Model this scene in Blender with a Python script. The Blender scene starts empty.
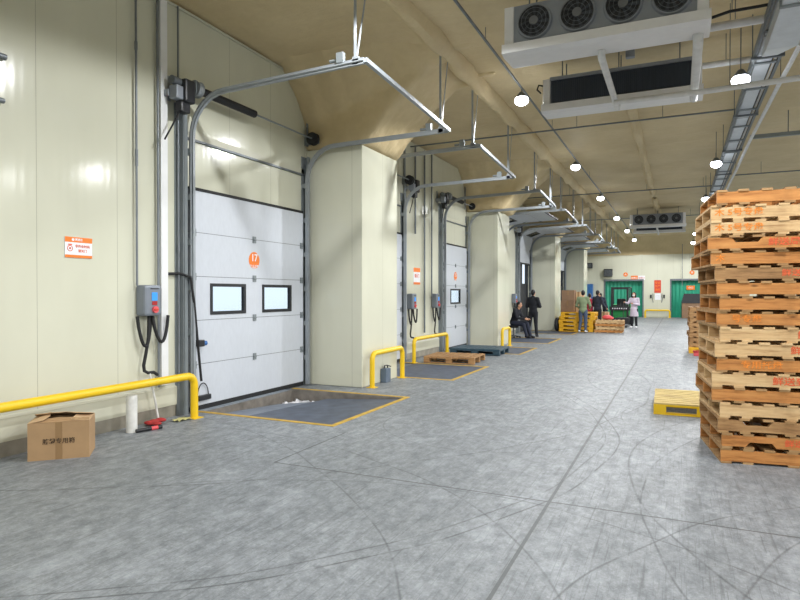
import bpy, bmesh, math, random
from mathutils import Vector, Matrix, noise
random.seed(7)
S = bpy.context.scene
COL = S.collection
PI = math.pi
R = math.radians

# ------------------------------------------------------------------ helpers
def lin(h):
    h = h.lstrip('#')
    out = []
    for i in (0, 2, 4):
        c = int(h[i:i+2], 16) / 255
        out.append(c/12.92 if c <= .04045 else ((c+.055)/1.055)**2.4)
    return (*out, 1)

class MB:
    def __init__(s): s.v = []; s.f = []; s.sm = []
    def add(s, vs, fs, smooth=False):
        b = len(s.v); s.v += [tuple(p) for p in vs]
        for f in fs: s.f.append([b+i for i in f]); s.sm.append(smooth)
        return s
    def box(s, x0, x1, y0, y1, z0, z1):
        vs = [(x, y, z) for z in (z0, z1) for y in (y0, y1) for x in (x0, x1)]
        return s.add(vs, [(0,2,3,1),(4,5,7,6),(0,1,5,4),(2,6,7,3),(0,4,6,2),(1,3,7,5)])
    def bevbox(s, x0, x1, y0, y1, z0, z1, b=.01):
        bm = bmesh.new(); bmesh.ops.create_cube(bm, size=1)
        for v in bm.verts:
            v.co = Vector((x0+(v.co.x+.5)*(x1-x0), y0+(v.co.y+.5)*(y1-y0), z0+(v.co.z+.5)*(z1-z0)))
        bmesh.ops.bevel(bm, geom=bm.edges[:], offset=b, segments=2, affect='EDGES', profile=.5)
        bm.verts.index_update()
        s.add([v.co[:] for v in bm.verts], [[v.index for v in f.verts] for f in bm.faces]); bm.free(); return s
    def obox(s, c, sx, sy, sz, M):
        vs = [Vector(c)+M @ Vector((x*sx/2, y*sy/2, z*sz/2)) for z in (-1,1) for y in (-1,1) for x in (-1,1)]
        return s.add(vs, [(0,2,3,1),(4,5,7,6),(0,1,5,4),(2,6,7,3),(0,4,6,2),(1,3,7,5)])
    def bar(s, p0, p1, w, h, up=(0,0,1)):
        p0 = Vector(p0); p1 = Vector(p1); d = p1-p0; L = d.length; d.normalize()
        u = Vector(up)
        if abs(d.dot(u)) > .98: u = Vector((1,0,0))
        x = d.cross(u).normalized(); z = x.cross(d)
        return s.obox((p0+p1)/2, w, L, h, Matrix((x, d, z)).transposed())
    def tube(s, pts, r, n=10, caps=True):
        pts = [Vector(p) for p in pts]; k = len(pts)
        rs = r if isinstance(r, (list, tuple)) else [r]*k
        t0 = (pts[1]-pts[0]).normalized()
        a = Vector((0,0,1)) if abs(t0.z) < .9 else Vector((1,0,0))
        nrm = t0.cross(a).normalized(); vs = []; fs = []; pt = t0
        for i, p in enumerate(pts):
            if i == 0: t = t0
            elif i == k-1: t = (pts[i]-pts[i-1]).normalized()
            else: t = ((pts[i+1]-p).normalized()+(p-pts[i-1]).normalized()).normalized()
            q = pt.rotation_difference(t); nrm = q @ nrm; pt = t
            b = t.cross(nrm)
            for j in range(n):
                an = 2*PI*j/n; vs.append(p+(nrm*math.cos(an)+b*math.sin(an))*rs[i])
        for i in range(k-1):
            for j in range(n):
                fs.append((i*n+j, i*n+(j+1) % n, (i+1)*n+(j+1) % n, (i+1)*n+j))
        s.add(vs, fs, True)
        if caps:
            s.add(vs[:n][::-1], [list(range(n))]); s.add(vs[-n:], [list(range(n))])
        return s
    def prism(s, poly, axis, a, b):
        def P(u, v, w):
            return {'x': (w, u, v), 'y': (u, w, v), 'z': (u, v, w)}[axis]
        n = len(poly); vs = [P(u, v, a) for u, v in poly]+[P(u, v, b) for u, v in poly]
        fs = [list(range(n))[::-1], list(range(n, 2*n))]+[(i, (i+1) % n, n+(i+1) % n, n+i) for i in range(n)]
        return s.add(vs, fs)
    def ell(s, c, rx, ry, rz, n=12, m=8, M=None):
        vs = []; fs = []
        for i in range(m+1):
            th = PI*i/m
            for j in range(n):
                ph = 2*PI*j/n
                p = Vector((rx*math.sin(th)*math.cos(ph), ry*math.sin(th)*math.sin(ph), rz*math.cos(th)))
                if M: p = M @ p
                vs.append(Vector(c)+p)
        for i in range(m):
            for j in range(n):
                fs.append((i*n+j, (i+1)*n+j, (i+1)*n+(j+1) % n, i*n+(j+1) % n))
        return s.add(vs, fs, True)
    def bone(s, p0, r0, p1, r1, n=12):
        p0 = Vector(p0); p1 = Vector(p1)
        s.tube([p0, p1], [r0, r1], n); s.ell(p0, r0, r0, r0, n, 8); s.ell(p1, r1, r1, r1, n, 8); return s
    def build(s, name, mat, parent=None, loc=(0,0,0), rot=(0,0,0)):
        me = bpy.data.meshes.new(name); me.from_pydata([tuple(p) for p in s.v], [], s.f); me.validate()
        bm = bmesh.new(); bm.from_mesh(me); bmesh.ops.remove_doubles(bm, verts=bm.verts, dist=1e-5) if len(bm.verts) < 4000 and any(s.sm) else None
        bmesh.ops.recalc_face_normals(bm, faces=bm.faces); bm.to_mesh(me); bm.free()
        if any(s.sm):
            sm = s.sm if len(s.sm) == len(me.polygons) else [True]*len(me.polygons)
            me.polygons.foreach_set('use_smooth', sm)
            try: me.set_sharp_from_angle(angle=R(40))
            except Exception: pass
        me.materials.append(mat)
        o = bpy.data.objects.new(name, me); COL.objects.link(o)
        o.location = loc; o.rotation_euler = rot
        if parent: o.parent = parent
        return o

def tag(o, label, cat, group=None):
    o['label'] = label; o['category'] = cat
    if group: o['group'] = group
    return o
def thing(name, label, cat, loc=(0,0,0), rz=0, group=None):
    o = bpy.data.objects.new(name, None); COL.objects.link(o); o.empty_display_size = .1
    o.location = loc; o.rotation_euler = (0, 0, rz); return tag(o, label, cat, group)
def struct(o): o['kind'] = 'structure'; return o

def baked(o, mods, name, mat, parent):
    """apply modifiers to a temp object and return a clean mesh object"""
    for kind, kw in mods:
        m = o.modifiers.new(kind, kind)
        for k, v in kw.items(): setattr(m, k, v)
    dg = bpy.context.evaluated_depsgraph_get(); dg.update()
    me = bpy.data.meshes.new_from_object(o.evaluated_get(dg))
    bpy.data.objects.remove(o)
    me.name = name; me.materials.clear(); me.materials.append(mat)
    me.polygons.foreach_set('use_smooth', [True]*len(me.polygons))
    n = bpy.data.objects.new(name, me); COL.objects.link(n); n.parent = parent
    return n

def text(name, st, size, mat, parent, loc, rot, align='CENTER', sx=1):
    cu = bpy.data.curves.new(name, 'FONT'); cu.body = st; cu.size = size
    cu.align_x = align; cu.align_y = 'CENTER'; cu.extrude = .0008; cu.offset = size*.018; cu.resolution_u = 3
    o = bpy.data.objects.new(name, cu); COL.objects.link(o)
    dg = bpy.context.evaluated_depsgraph_get(); dg.update()
    me = bpy.data.meshes.new_from_object(o.evaluated_get(dg)); bpy.data.objects.remove(o)
    me.materials.clear(); me.materials.append(mat); me.name = name
    n = bpy.data.objects.new(name, me); COL.objects.link(n); n.parent = parent
    n.location = loc; n.rotation_euler = rot; n.scale = (sx, 1, 1)
    return n
FX = (PI/2, 0, PI/2)      # lettering on a face looking to +X
FY = (PI/2, 0, 0)         # lettering on a face looking to -Y

# ------------------------------------------------------------------ materials
class NT:
    def __init__(s, name):
        s.m = bpy.data.materials.new(name); s.m.use_nodes = True; s.t = s.m.node_tree
        s.b = s.t.nodes['Principled BSDF']; s.out = s.t.nodes['Material Output']
    def n(s, ty, props=None, **ins):
        o = s.t.nodes.new(ty)
        for k, v in (props or {}).items(): setattr(o, k, v)
        for k, v in ins.items():
            k = int(k[1:]) if k[0] == 'i' and k[1:].isdigit() else k.replace('_', ' ')
            s.link(v, o.inputs[k])
        return o
    def link(s, v, sock):
        if isinstance(v, bpy.types.NodeSocket): s.t.links.new(v, sock)
        elif isinstance(v, bpy.types.Node): s.t.links.new(v.outputs[0], sock)
        else: sock.default_value = v
    def math(s, op, a, b=0., c=0.):
        return s.n('ShaderNodeMath', {'operation': op}, i0=a, i1=b, i2=c).outputs[0]
    def mix(s, f, a, b, mode='MIX'):
        o = s.t.nodes.new('ShaderNodeMix'); o.data_type = 'RGBA'; o.blend_type = mode
        s.link(f, o.inputs[0]); s.link(a, o.inputs[6]); s.link(b, o.inputs[7]); return o.outputs[2]
    def ramp(s, f, stops):
        o = s.n('ShaderNodeValToRGB', Fac=f); e = o.color_ramp.elements
        while len(e) < len(stops): e.new(.5)
        for i, (p, c) in enumerate(stops):
            e[i].position = p; e[i].color = c if not isinstance(c, (int, float)) else (c, c, c, 1)
        return o.outputs[0]
    def coord(s, out='Object', scale=(1,1,1), rz=0, loc=(0,0,0)):
        t = s.n('ShaderNodeTexCoord').outputs[out]
        m = s.n('ShaderNodeMapping', Vector=t, Scale=scale, Rotation=(0,0,rz), Location=loc)
        return m.outputs[0]
    def noise(s, vec, scale, detail=4, rough=.55):
        return s.n('ShaderNodeTexNoise', Vector=vec, Scale=scale, Detail=detail, Roughness=rough).outputs[0]
    def bump(s, h, strength, dist=.01):
        b = s.n('ShaderNodeBump', Height=h, Strength=strength, Distance=dist)
        s.t.links.new(b.outputs[0], s.b.inputs['Normal'])

def mk(name, col, rough=.5, metal=0., var=.12, scale=6., bump=0., stretch=(1,1,1), spec=.5):
    t = NT(name); c = lin(col)
    v = t.coord('Object', stretch); n = t.noise(v, scale)
    d = tuple(x*(1-var) for x in c[:3])+(1,); l = tuple(min(1, x*(1+var)) for x in c[:3])+(1,)
    t.link(t.ramp(n, [(.3, d), (.7, l)]), t.b.inputs['Base Color'])
    t.b.inputs['Roughness'].default_value = rough; t.b.inputs['Metallic'].default_value = metal
    t.b.inputs['Specular IOR Level'].default_value = spec
    if bump: t.bump(n, bump, .01)
    return t.m

def emit(name, col, st):
    t = NT(name); t.b.inputs['Base Color'].default_value = lin(col)
    t.b.inputs['Emission Color'].default_value = lin(col); t.b.inputs['Emission Strength'].default_value = st
    return t.m

def wall_mat():
    t = NT('insulated_panel')
    xyz = t.n('ShaderNodeSeparateXYZ', Vector=t.n('ShaderNodeTexCoord').outputs['Object'])
    s = t.math('ADD', xyz.outputs[0], xyz.outputs[1])
    rib = t.math('SINE', t.math('MULTIPLY', s, 2*PI/.1))
    fr = t.math('FRACT', t.math('ADD', t.math('MULTIPLY', s, 1/.98), 100.))
    joint = t.math('LESS_THAN', fr, .006)
    nz = t.noise(t.coord('Object', (1, 1, .5)), 1.2, 3)
    c = t.ramp(nz, [(.3, lin('#c8c8b6')), (.7, lin('#d0d0be'))])
    c = t.mix(t.math('MULTIPLY', joint, .55), c, lin('#6e6c5c'))
    t.link(c, t.b.inputs['Base Color'])
    t.b.inputs['Roughness'].default_value = .13; t.b.inputs['Specular IOR Level'].default_value = .4
    h = t.math('ADD', t.math('MULTIPLY', rib, .5), t.math('MULTIPLY', t.noise(t.coord('Object', (1, 1, .12)), 5, 2), 1.2))
    t.bump(h, .06, .004)
    return t.m

def foam_mat():
    t = NT('spray_foam')
    v = t.coord('Object'); a = t.noise(v, .8, 4); b = t.noise(v, 9, 5)
    c = t.ramp(a, [(.3, lin('#c9b68e')), (.7, lin('#dccaa2'))])
    c = t.mix(t.math('MULTIPLY', b, .35), c, lin('#ac9873'))
    t.link(c, t.b.inputs['Base Color']); t.b.inputs['Roughness'].default_value = .62
    t.b.inputs['Specular IOR Level'].default_value = .25
    t.bump(t.math('ADD', b, t.math('MULTIPLY', t.noise(t.coord('Object', (.4, 3, 1)), 2.2, 3), 1.5)), .35, .03)
    return t.m

def floor_mat():
    t = NT('worn_concrete')
    tc = t.n('ShaderNodeTexCoord').outputs['Object']
    xyz = t.n('ShaderNodeSeparateXYZ', Vector=tc); x, y = xyz.outputs[0], xyz.outputs[1]
    big = t.noise(t.coord('Object', (1, .5, 1)), .55, 5, .6)
    c = t.ramp(big, [(.25, lin('#7b8085')), (.5, lin('#8e9398')), (.75, lin('#a1a6ac'))])
    mid = t.noise(t.coord('Object', (1.3, .8, 1), .5), 7, 7, .72)
    c = t.mix(t.ramp(mid, [(.4, .5), (.6, 0.)]), c, lin('#565b5f'))
    m2 = t.noise(t.coord('Object', (1, .7, 1), .3), 17, 8, .8)
    c = t.mix(t.ramp(m2, [(.44, .42), (.54, 0.)]), c, lin('#5a5f63'))
    c = t.mix(t.ramp(t.noise(t.coord('Object', (1, 1, 1), 1.1), 23, 8, .8), [(.54, 0.), (.64, .3)]), c, lin('#b3b8bd'))
    fine = t.noise(t.coord('Object'), 60, 4, .7)
    c = t.mix(t.ramp(fine, [(.3, .35), (.55, 0.)]), c, lin('#4a4e52'))
    c = t.mix(t.ramp(t.noise(t.coord('Object', (1, .6, 1), -.4), 2.6, 6, .7), [(.52, 0.), (.72, .4)]), c, lin('#b4b9c0'))
    # long scuffs dragged in several directions
    for k, (rz, sc, lo, hi, am) in enumerate([(.12, (22, 1.1, 1), .62, .70, .38), (-.35, (20, 1.0, 1), .63, .71, .36), (.75, (20, 1.2, 1), .64, .72, .34),
                                              (-1.0, (18, 1.3, 1), .65, .73, .32), (1.35, (21, 1.0, 1), .65, .73, .28)]):
        m = t.noise(t.coord('Object', sc, rz, (k*3.1, k*1.7, 0)), 1.0, 3, .5)
        c = t.mix(t.ramp(m, [(lo, 0.), (hi, am)]), c, lin('#4d5154'))
    for k, (rz, sc, lo, hi, am) in enumerate([(.5, (70, 1.6, 1), .65, .68, .34), (-.2, (80, 1.3, 1), .66, .69, .32), (1.1, (66, 1.7, 1), .665, .695, .34), (-.75, (75, 1.5, 1), .655, .685, .34), (.15, (90, 1.2, 1), .67, .70, .3)]):
        m = t.noise(t.coord('Object', sc, rz, (k*5.1+2, k*2.7, 0)), 1.0, 2, .5)
        c = t.mix(t.ramp(m, [(lo, 0.), (hi, am)]), c, lin('#43474a'))
    # pallet truck wheel arcs
    nb = t.noise(t.coord('Object'), 3., 4)
    wob = t.math('MULTIPLY', t.math('SUBTRACT', t.noise(t.coord('Object'), .45, 1), .5), .3)
    for cx, cy, r, w, am in [(-6.2, 6.6, 5.6, .013, .75), (-6.35, 6.6, 5.6, .012, .6), (4.6, 6.2, 5.0, .016, .6), (5.3, 5.2, 5.55, .012, .6), (-1.6, 1.2, 3.4, .012, .55),
                             (3.2, 2.2, 3.9, .012, .6), (-4.6, 1.0, 4.6, .014, .5), (-3.4, 13.5, 4.2, .02, .5), (2.8, 12.4, 4.4, .02, .5), (-8.6, 10.4, 8.2, .018, .55), (-2.1, 7.1, 1.3, .014, .45),
                             (-7.5, -1.2, 7.4, .012, .5), (6.3, 1.4, 6.4, .012, .5), (.9, 8.4, 1.6, .012, .5)]:
        dx = t.math('SUBTRACT', x, cx); dy = t.math('SUBTRACT', y, cy)
        dd = t.math('SQRT', t.math('ADD', t.math('MULTIPLY', dx, dx), t.math('MULTIPLY', dy, dy)))
        e = t.math('ABSOLUTE', t.math('ADD', t.math('SUBTRACT', dd, r), wob))
        mk_ = t.math('SUBTRACT', 1., t.math('DIVIDE', e, w)); mk_ = t.math('MAXIMUM', mk_, 0.)
        mk_ = t.math('MULTIPLY', mk_, t.math('MULTIPLY', t.ramp(nb, [(.3, 0.), (.55, 1.)]), min(1, am*1.15)))
        c = t.mix(mk_, c, lin('#33373a'))
    # saw-cut joints
    def line(a, pos, w): return t.math('LESS_THAN', t.math('ABSOLUTE', t.math('SUBTRACT', a, pos)), w)
    j = line(x, -.893, .012)
    bay = t.math('GREATER_THAN', x, -3.48)
    for q in (4.66, 13.5, 22.3, 31.1): j = t.math('MAXIMUM', j, t.math('MULTIPLY', line(y, q, .01), bay))
    j = t.math('MAXIMUM', j, t.math('MULTIPLY', line(x, -3.476, .009), t.math('MULTIPLY', t.math('GREATER_THAN', y, 4.66), t.math('LESS_THAN', y, 6.0))))
    j = t.math('MAXIMUM', j, line(x, 4.9, .008))
    c = t.mix(t.math('MULTIPLY', j, .85), c, lin('#3f4244'))
    halo = t.math('MULTIPLY', t.math('MAXIMUM', t.math('SUBTRACT', 1., t.math('DIVIDE', t.math('ABSOLUTE', t.math('ADD', x, .893)), .07)), 0.), .35)
    c = t.mix(halo, c, lin('#5a5e61'))
    t.link(c, t.b.inputs['Base Color'])
    t.link(t.ramp(mid, [(.3, .62), (.7, .46)]), t.b.inputs['Roughness'])
    t.bump(t.math('ADD', fine, t.math('MULTIPLY', j, -3.)), .08, .003)
    return t.m

def wood_mat(name, a, b, dark):
    t = NT(name); oi = t.n('ShaderNodeObjectInfo').outputs['Random']
    v = t.n('ShaderNodeVectorMath', {'operation': 'ADD'}, i0=t.coord('Object', (1.2, 9, 14)), i1=t.n('ShaderNodeCombineXYZ', X=t.math('MULTIPLY', oi, 40.), Y=t.math('MULTIPLY', oi, 17.)))
    g = t.noise(v.outputs[0], 2.2, 6, .65)
    c = t.ramp(g, [(.25, lin(dark)), (.45, lin(a)), (.7, lin(b))])
    k = t.n('ShaderNodeTexVoronoi', Vector=t.n('ShaderNodeVectorMath', {'operation': 'ADD'}, i0=t.coord('Object', (1, 3, 2.6)), i1=t.n('ShaderNodeCombineXYZ', X=t.math('MULTIPLY', oi, 11.))).outputs[0], Scale=3.2)
    c = t.mix(t.ramp(k.outputs[0], [(.05, .75), (.13, 0.)]), c, lin('#5d3b1f'))
    blot = t.noise(t.coord('Object', (1, 1, 1), 0, (5, 0, 0)), 3.1, 4)
    c = t.mix(t.ramp(blot, [(.48, 0.), (.72, .5)]), c, lin('#6b4a2c'))
    t.link(c, t.b.inputs['Base Color']); t.b.inputs['Roughness'].default_value = .75
    t.b.inputs['Specular IOR Level'].default_value = .25
    t.bump(g, .25, .004); return t.m

M = {}
M['wall'] = wall_mat(); M['foam'] = foam_mat(); M['floor'] = floor_mat()
M['curb'] = mk('cream_flashing', '#c3c2b0', .45, var=.06, scale=2)
M['curbdark'] = mk('tan_grey_concrete', '#8d887c', .8, var=.2, scale=5)  # tan-grey, darker than the flashing; kerb foot and yard
M['door'] = mk('white_door_skin', '#c3c8d0', .38, var=.03, scale=30, stretch=(1, 1, .3), bump=.05)
M['galv'] = mk('galvanised_steel', '#969ca1', .5, .3, var=.07, scale=6)
M['duct'] = mk('bright_galvanised_sheet', '#c3c9cf', .4, .15, var=.08, scale=5)
M['galvd'] = mk('dull_galvanised_steel', '#858c8f', .55, .3, var=.07, scale=5)
M['steel'] = mk('grey_steel', '#70767b', .5, .5, var=.15)
M['black'] = mk('black_plastic', '#1d1f24', .45, var=.2)
M['rubber'] = mk('black_rubber', '#1a1b1d', .7, var=.25)
M['yellow'] = mk('yellow_paint', '#e4bd14', .4, var=.06, scale=4)
M['yelpal'] = mk('amber_plastic', '#dba416', .5, var=.06, scale=4)
M['yelline'] = mk('worn_yellow_line', '#bd9a3a', .6, var=.25, scale=7)
M['plate'] = mk('blue_grey_chequer_plate', '#525a69', .55, .2, var=.25, scale=5, bump=.2)
M['lip'] = mk('worn_lip_steel', '#757d8a', .5, .2, var=.2)
M['pit'] = mk('dark_pit_concrete', '#77716a', .85, var=.3)
M['white'] = mk('white_paint', '#dedfe0', .45, var=.04)
M['pvc'] = mk('scuffed_white_plastic', '#d8d8d4', .5, var=.12, scale=12)
M['coolg'] = mk('evaporator_sheet', '#8a9099', .5, .2, var=.05)
M['coolw'] = mk('evaporator_white_tray', '#d9d9da', .42, var=.03)
M['coil'] = mk('dark_coil_fins', '#3b4350', .55, .3, var=.15, scale=40, stretch=(1, 1, .05))
M['fan'] = mk('fan_black', '#23262c', .5, .1)
M['blade'] = mk('fan_blade_grey', '#3c4149', .5, .2)
M['fanhub'] = mk('fan_hub_grey', '#6c6f73', .5, .2)
M['insul'] = mk('white_insulated_pipe', '#cfd0d0', .5, var=.08, scale=9, bump=.1)
M['pipe'] = mk('grey_pipe', '#777d83', .45, .4, var=.12)
M['orange'] = mk('orange_print', '#e8791f', .5, var=.03)
M['red'] = mk('red_print', '#c8402a', .5, var=.05)
M['orangestencil'] = mk('orange_stencil', '#d9812f', .8, var=.25, scale=30)
M['redstencil'] = mk('red_stencil', '#cf5a33', .8, var=.25, scale=30)
M['brownink'] = mk('brown_ink', '#4a3826', .8)
M['greyink'] = mk('grey_ink', '#9a8f97', .7)
M['signwhite'] = mk('sign_white', '#e6e6ea', .4, var=.02)
M['ctrl'] = mk('grey_control_case', '#7b828c', .4, .2, var=.05)
M['screen'] = emit('blue_display', '#2f8ae0', .35)
M['card'] = mk('cardboard', '#a58662', .8, var=.07, scale=5)
M['cardl'] = mk('pale_cardboard', '#c2a47f', .8, var=.07, scale=5)
M['cardd'] = mk('brown_cardboard', '#866a52', .8, var=.08, scale=5)
M['tape'] = mk('brown_tape', '#8d6f4b', .35, var=.04)
M['green'] = mk('green_curtain', '#2c9a7b', .45, var=.08, scale=3)
M['greenmach'] = mk('green_enamel', '#2fae5c', .4, var=.06)
M['bluepal'] = mk('dark_teal_plastic', '#2c4654', .5, var=.12)
M['bluepanel'] = mk('blue_plastic', '#2f67a8', .5, var=.08)
M['wood_o'] = wood_mat('orange_pine', '#b67b45', '#cb9155', '#7a4c28')
M['wood_p'] = wood_mat('pale_pine', '#c8a679', '#dabd90', '#94704a')
M['wood_b'] = wood_mat('brown_weathered_pine', '#9c7750', '#b48f63', '#654a30')
M['wood_y'] = wood_mat('yellowish_pine', '#c2ab6c', '#d2bd84', '#8f7c48')
M['wood_in'] = wood_mat('gap_shaded_deck_pine', '#9b7850', '#ba976b', '#684c30')  # deck colour darkened to stand in for shade in the stack gaps
M['skin'] = mk('skin', '#c9987a', .55, var=.05)
M['hair'] = mk('black_hair', '#17151a', .5, var=.2, scale=30)
M['cblack'] = mk('black_cloth', '#1c1e25', .85, var=.2)
M['cnavy'] = mk('navy_cloth', '#262b3b', .85, var=.2)
M['cgreen'] = mk('sage_green_cloth', '#7e8c6c', .85, var=.1)
M['cjean'] = mk('blue_jeans', '#46536a', .85, var=.15)
M['clav'] = mk('pale_lavender_coat', '#c3b7c6', .85, var=.08)
M['cred'] = mk('crimson_cloth', '#a82a44', .8, var=.1)
M['cwhite'] = mk('white_cloth', '#dedee2', .7, var=.04)
M['shoe'] = mk('dark_shoe', '#202024', .6)
M['redrag'] = mk('red_rag', '#a52c2c', .85, var=.2)
M['pink'] = mk('coral_plastic', '#d8545a', .6, var=.1)
M['trailer'] = mk('dark_trailer', '#2a2d33', .6, var=.2)
M['lens'] = emit('led_lens', '#f4f8ff', 14)

def glass_mat():
    t = NT('frosted_acrylic'); t.b.inputs['Base Color'].default_value = lin('#eef5fa')
    t.b.inputs['Transmission Weight'].default_value = 1; t.b.inputs['Roughness'].default_value = .25
    t.b.inputs['IOR'].default_value = 1.1; return t.m
M['glass'] = glass_mat()

# ------------------------------------------------------------------ layout (metres)
WX = -6.0                      # face of the dock wall
FARY = 44.4
CEIL = 5.5
PIERX = -4.88
PIERS = [(9.0, 10.4), (17.85, 19.2), (26.65, 28.05), (35.5, 36.9)]
# y0, y1, lift (m the door is raised), window layout, number
DOORS = [(6.14, 8.81, 0., 2, '17'), (10.5, 12.95, 0., 1, '16'), (15.7, 17.75, 0., 1, '15'),
         (19.55, 21.95, 3.0, 1, '14'), (24.3, 26.5, 2.85, 1, '13'), (28.3, 30.7, 3.0, 1, '12'),
         (33.1, 35.35, 2.85, 1, '11'), (37.1, 39.5, 3.0, 1, '10')]
PITS = [(6.28, 8.42), (10.52, 12.72), (15.75, 17.7), (19.6, 21.8), (24.3, 26.4), (28.3, 30.5), (33.1, 35.3), (37.1, 39.3)]
PX0, PX1 = -5.92, -3.83

# ------------------------------------------------------------------ setting
b = MB(); b.box(PX1, 13, -10, 48, -.2, 0)
ys = [-10]+[q for p in PITS for q in p]+[48]
for i in range(0, len(ys), 2): b.box(-6.6, PX1, ys[i], ys[i+1], -.2, 0)
for (a, c) in PITS: b.box(-6.6, PX0, a, c, -.2, -.02)
struct(tag(b.build('floor', M['floor']), 'scuffed grey concrete warehouse floor', 'floor'))

def lumpy(fn, nu, nv):
    vs = [fn(i/nu, j/nv) for j in range(nv+1) for i in range(nu+1)]
    fs = [(j*(nu+1)+i, j*(nu+1)+i+1, (j+1)*(nu+1)+i+1, (j+1)*(nu+1)+i) for j in range(nv) for i in range(nu)]
    return vs, fs
def nz(p, s, a): return noise.noise(Vector(p)*s)*a
def ceil_pt(u, v):
    x = -6.3+u*19.3; y = -10+v*58
    z = CEIL+nz((x, y, 0), .8, .05)+nz((x, y, 4), 2.6, .025)
    e = x+6
    if e < 1.2: z -= .08*max(0, 1-e/1.2)**2     # foam swelling down on to the wall head
    return (x, y, z)
b = MB(); b.add(*lumpy(ceil_pt, 80, 230), True)
o = b.build('ceiling', M['foam']); struct(tag(o, 'tan spray foam ceiling of the cold store', 'ceiling'))
md = o.modifiers.new('Solidify', 'SOLIDIFY'); md.thickness = .2; md.offset = 1

# dock wall with door openings
b = MB(); prev = -10
for (y0, y1, lift, w, nn) in DOORS:
    a, c = y0+.1, y1-.1
    b.box(WX-.15, WX, prev, a, 0, 5.36); b.box(WX-.15, WX, a, c, 3.0, 5.36); prev = c
b.box(WX-.15, WX, prev, FARY, 0, 5.36)
struct(tag(b.build('wall_left', M['wall']), 'cream insulated panel wall holding the dock doors', 'wall'))

def pier(n, y0, y1):
    b = MB(); b.box(WX, -4.98 if 17 < y0 < 18 else PIERX, y0, y1, 0, 4.14)
    o = b.build('wall_pier', M['wall'])
    md = o.modifiers.new('Bevel', 'BEVEL'); md.width = .012; md.segments = 2
    struct(tag(o, f'cream panelled wall pier {n}', 'pier'))
    # foam covered haunch flaring from the pier into the ceiling, one rounded body
    prof = [(-6.05, 4.13), (-4.84, 4.13)]+[(-4.84+1.6*t, 4.13+1.52*t**.85) for t in [k/8 for k in range(1, 9)]]+[(-3.2, 5.75), (-6.05, 5.75)]
    b = MB(); b.prism(prof, 'y', y0-.03, y1+.03)
    for ya, sg in ((y0, -1), (y1, 1)):
        W = 1.15 if sg < 0 else .6
        for k in range(7):
            q = k/6; f = W*(1-.75*q); z0 = 4.35+1.1*q; x0 = -6.05+.45*k
            b.prism([(ya-sg*.15, z0), (ya+sg*.06, z0+.2*(1-q)+.05), (ya+sg*.35*f, z0+(5.5-z0)*.62), (ya+sg*.7*f, z0+(5.5-z0)*.88), (ya+sg*f, 5.56), (ya+sg*f, 5.75), (ya-sg*.15, 5.75)], 'x', x0, x0+.46)
    o = b.build('raw', M['foam'])
    tx = bpy.data.textures.new('foam_lumps', 'CLOUDS'); tx.noise_scale = .35
    o = baked(o, [('REMESH', {'mode': 'VOXEL', 'voxel_size': .05}), ('SMOOTH', {'factor': .5, 'iterations': 26}), ('DISPLACE', {'texture': tx, 'strength': .07, 'mid_level': .5, 'texture_coords': 'GLOBAL'})], 'pier_haunch', M['foam'], None)
    struct(tag(o, f'tan foam haunch above wall pier {n}', 'foam beam'))
for (y0, y1), n in zip(PIERS, ('nearest the camera', 'second from the camera', 'beyond the seated man', 'farthest down the dock')): pier(n, y0, y1)

# long foam covered beam above the track ends, and foam ribs farther in
def foam_beam(x, ya, yb, w, h, name, label, seg):
    b = MB(); n = int((yb-ya)/seg); m = 10
    def fn(u, v):
        y = ya+(yb-ya)*v; an = PI*u
        k = 1+nz((x, y, 0), 1.4, .35)+nz((x*3, y, u*3), 3.2, .2)
        return (x-math.cos(an)*w*k, y, CEIL+.06-math.sin(an)*h*k)
    b.add(*lumpy(fn, m, n), True)
    o = b.build(name, M['foam']); struct(tag(o, label, 'foam beam'))
    md = o.modifiers.new('Solidify', 'SOLIDIFY'); md.thickness = .03
foam_beam(-3.35, -10, 44, .15, .28, 'foam_beam', 'long lumpy tan foam beam running above the door tracks', .3)
foam_beam(-.9, 12.8, 24.9, .11, .2, 'foam_rib', 'long tan foam rib on the ceiling behind the near coolers', .2)
foam_beam(-.88, 26.2, 32.5, .12, .22, 'foam_rib', 'short tan foam rib above the far cooler', .2)
foam_beam(5.2, 4, 40, .12, .2, 'foam_rib', 'tan foam rib right of the cable tray', .3)

# far wall with two openings
b = MB()
O1, O2 = (-4.68, -2.2), (-.43, 2.0)
for (xa, xb, za, zb) in [(-6.15, O1[0], 0, 4.3), (O1[0], O1[1], 2.5, 4.3), (O1[1], O2[0], 0, 4.3), (O2[0], O2[1], 2.5, 4.3), (O2[1], 13, 0, 4.3)]:
    b.box(xa, xb, FARY, FARY+.2, za, zb)
struct(tag(b.build('wall_back', M['wall']), 'cream end wall with two green doorways', 'wall'))
def bulk(u, v):
    x = -6.2+19.2*u; z = 4.28+1.3*v
    return (x, FARY-.05-.9*v**1.5+nz((x, z, 0), 1.5, .08), z)
b = MB(); b.add(*lumpy(bulk, 90, 10), True)
struct(tag(b.build('foam_bulkhead', M['foam']), 'tan foam bulkhead above the end wall', 'foam beam'))
b = MB(); b.box(13, 13.15, -10, 48, 0, 5.6)
struct(tag(b.build('wall_right', M['wall']), 'cream panel wall on the far right', 'wall'))
b = MB(); b.box(-6.15, 13, -10.15, -10, 0, 5.6)
struct(tag(b.build('wall_front', M['wall']), 'cream panel wall behind the viewer', 'wall'))
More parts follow.
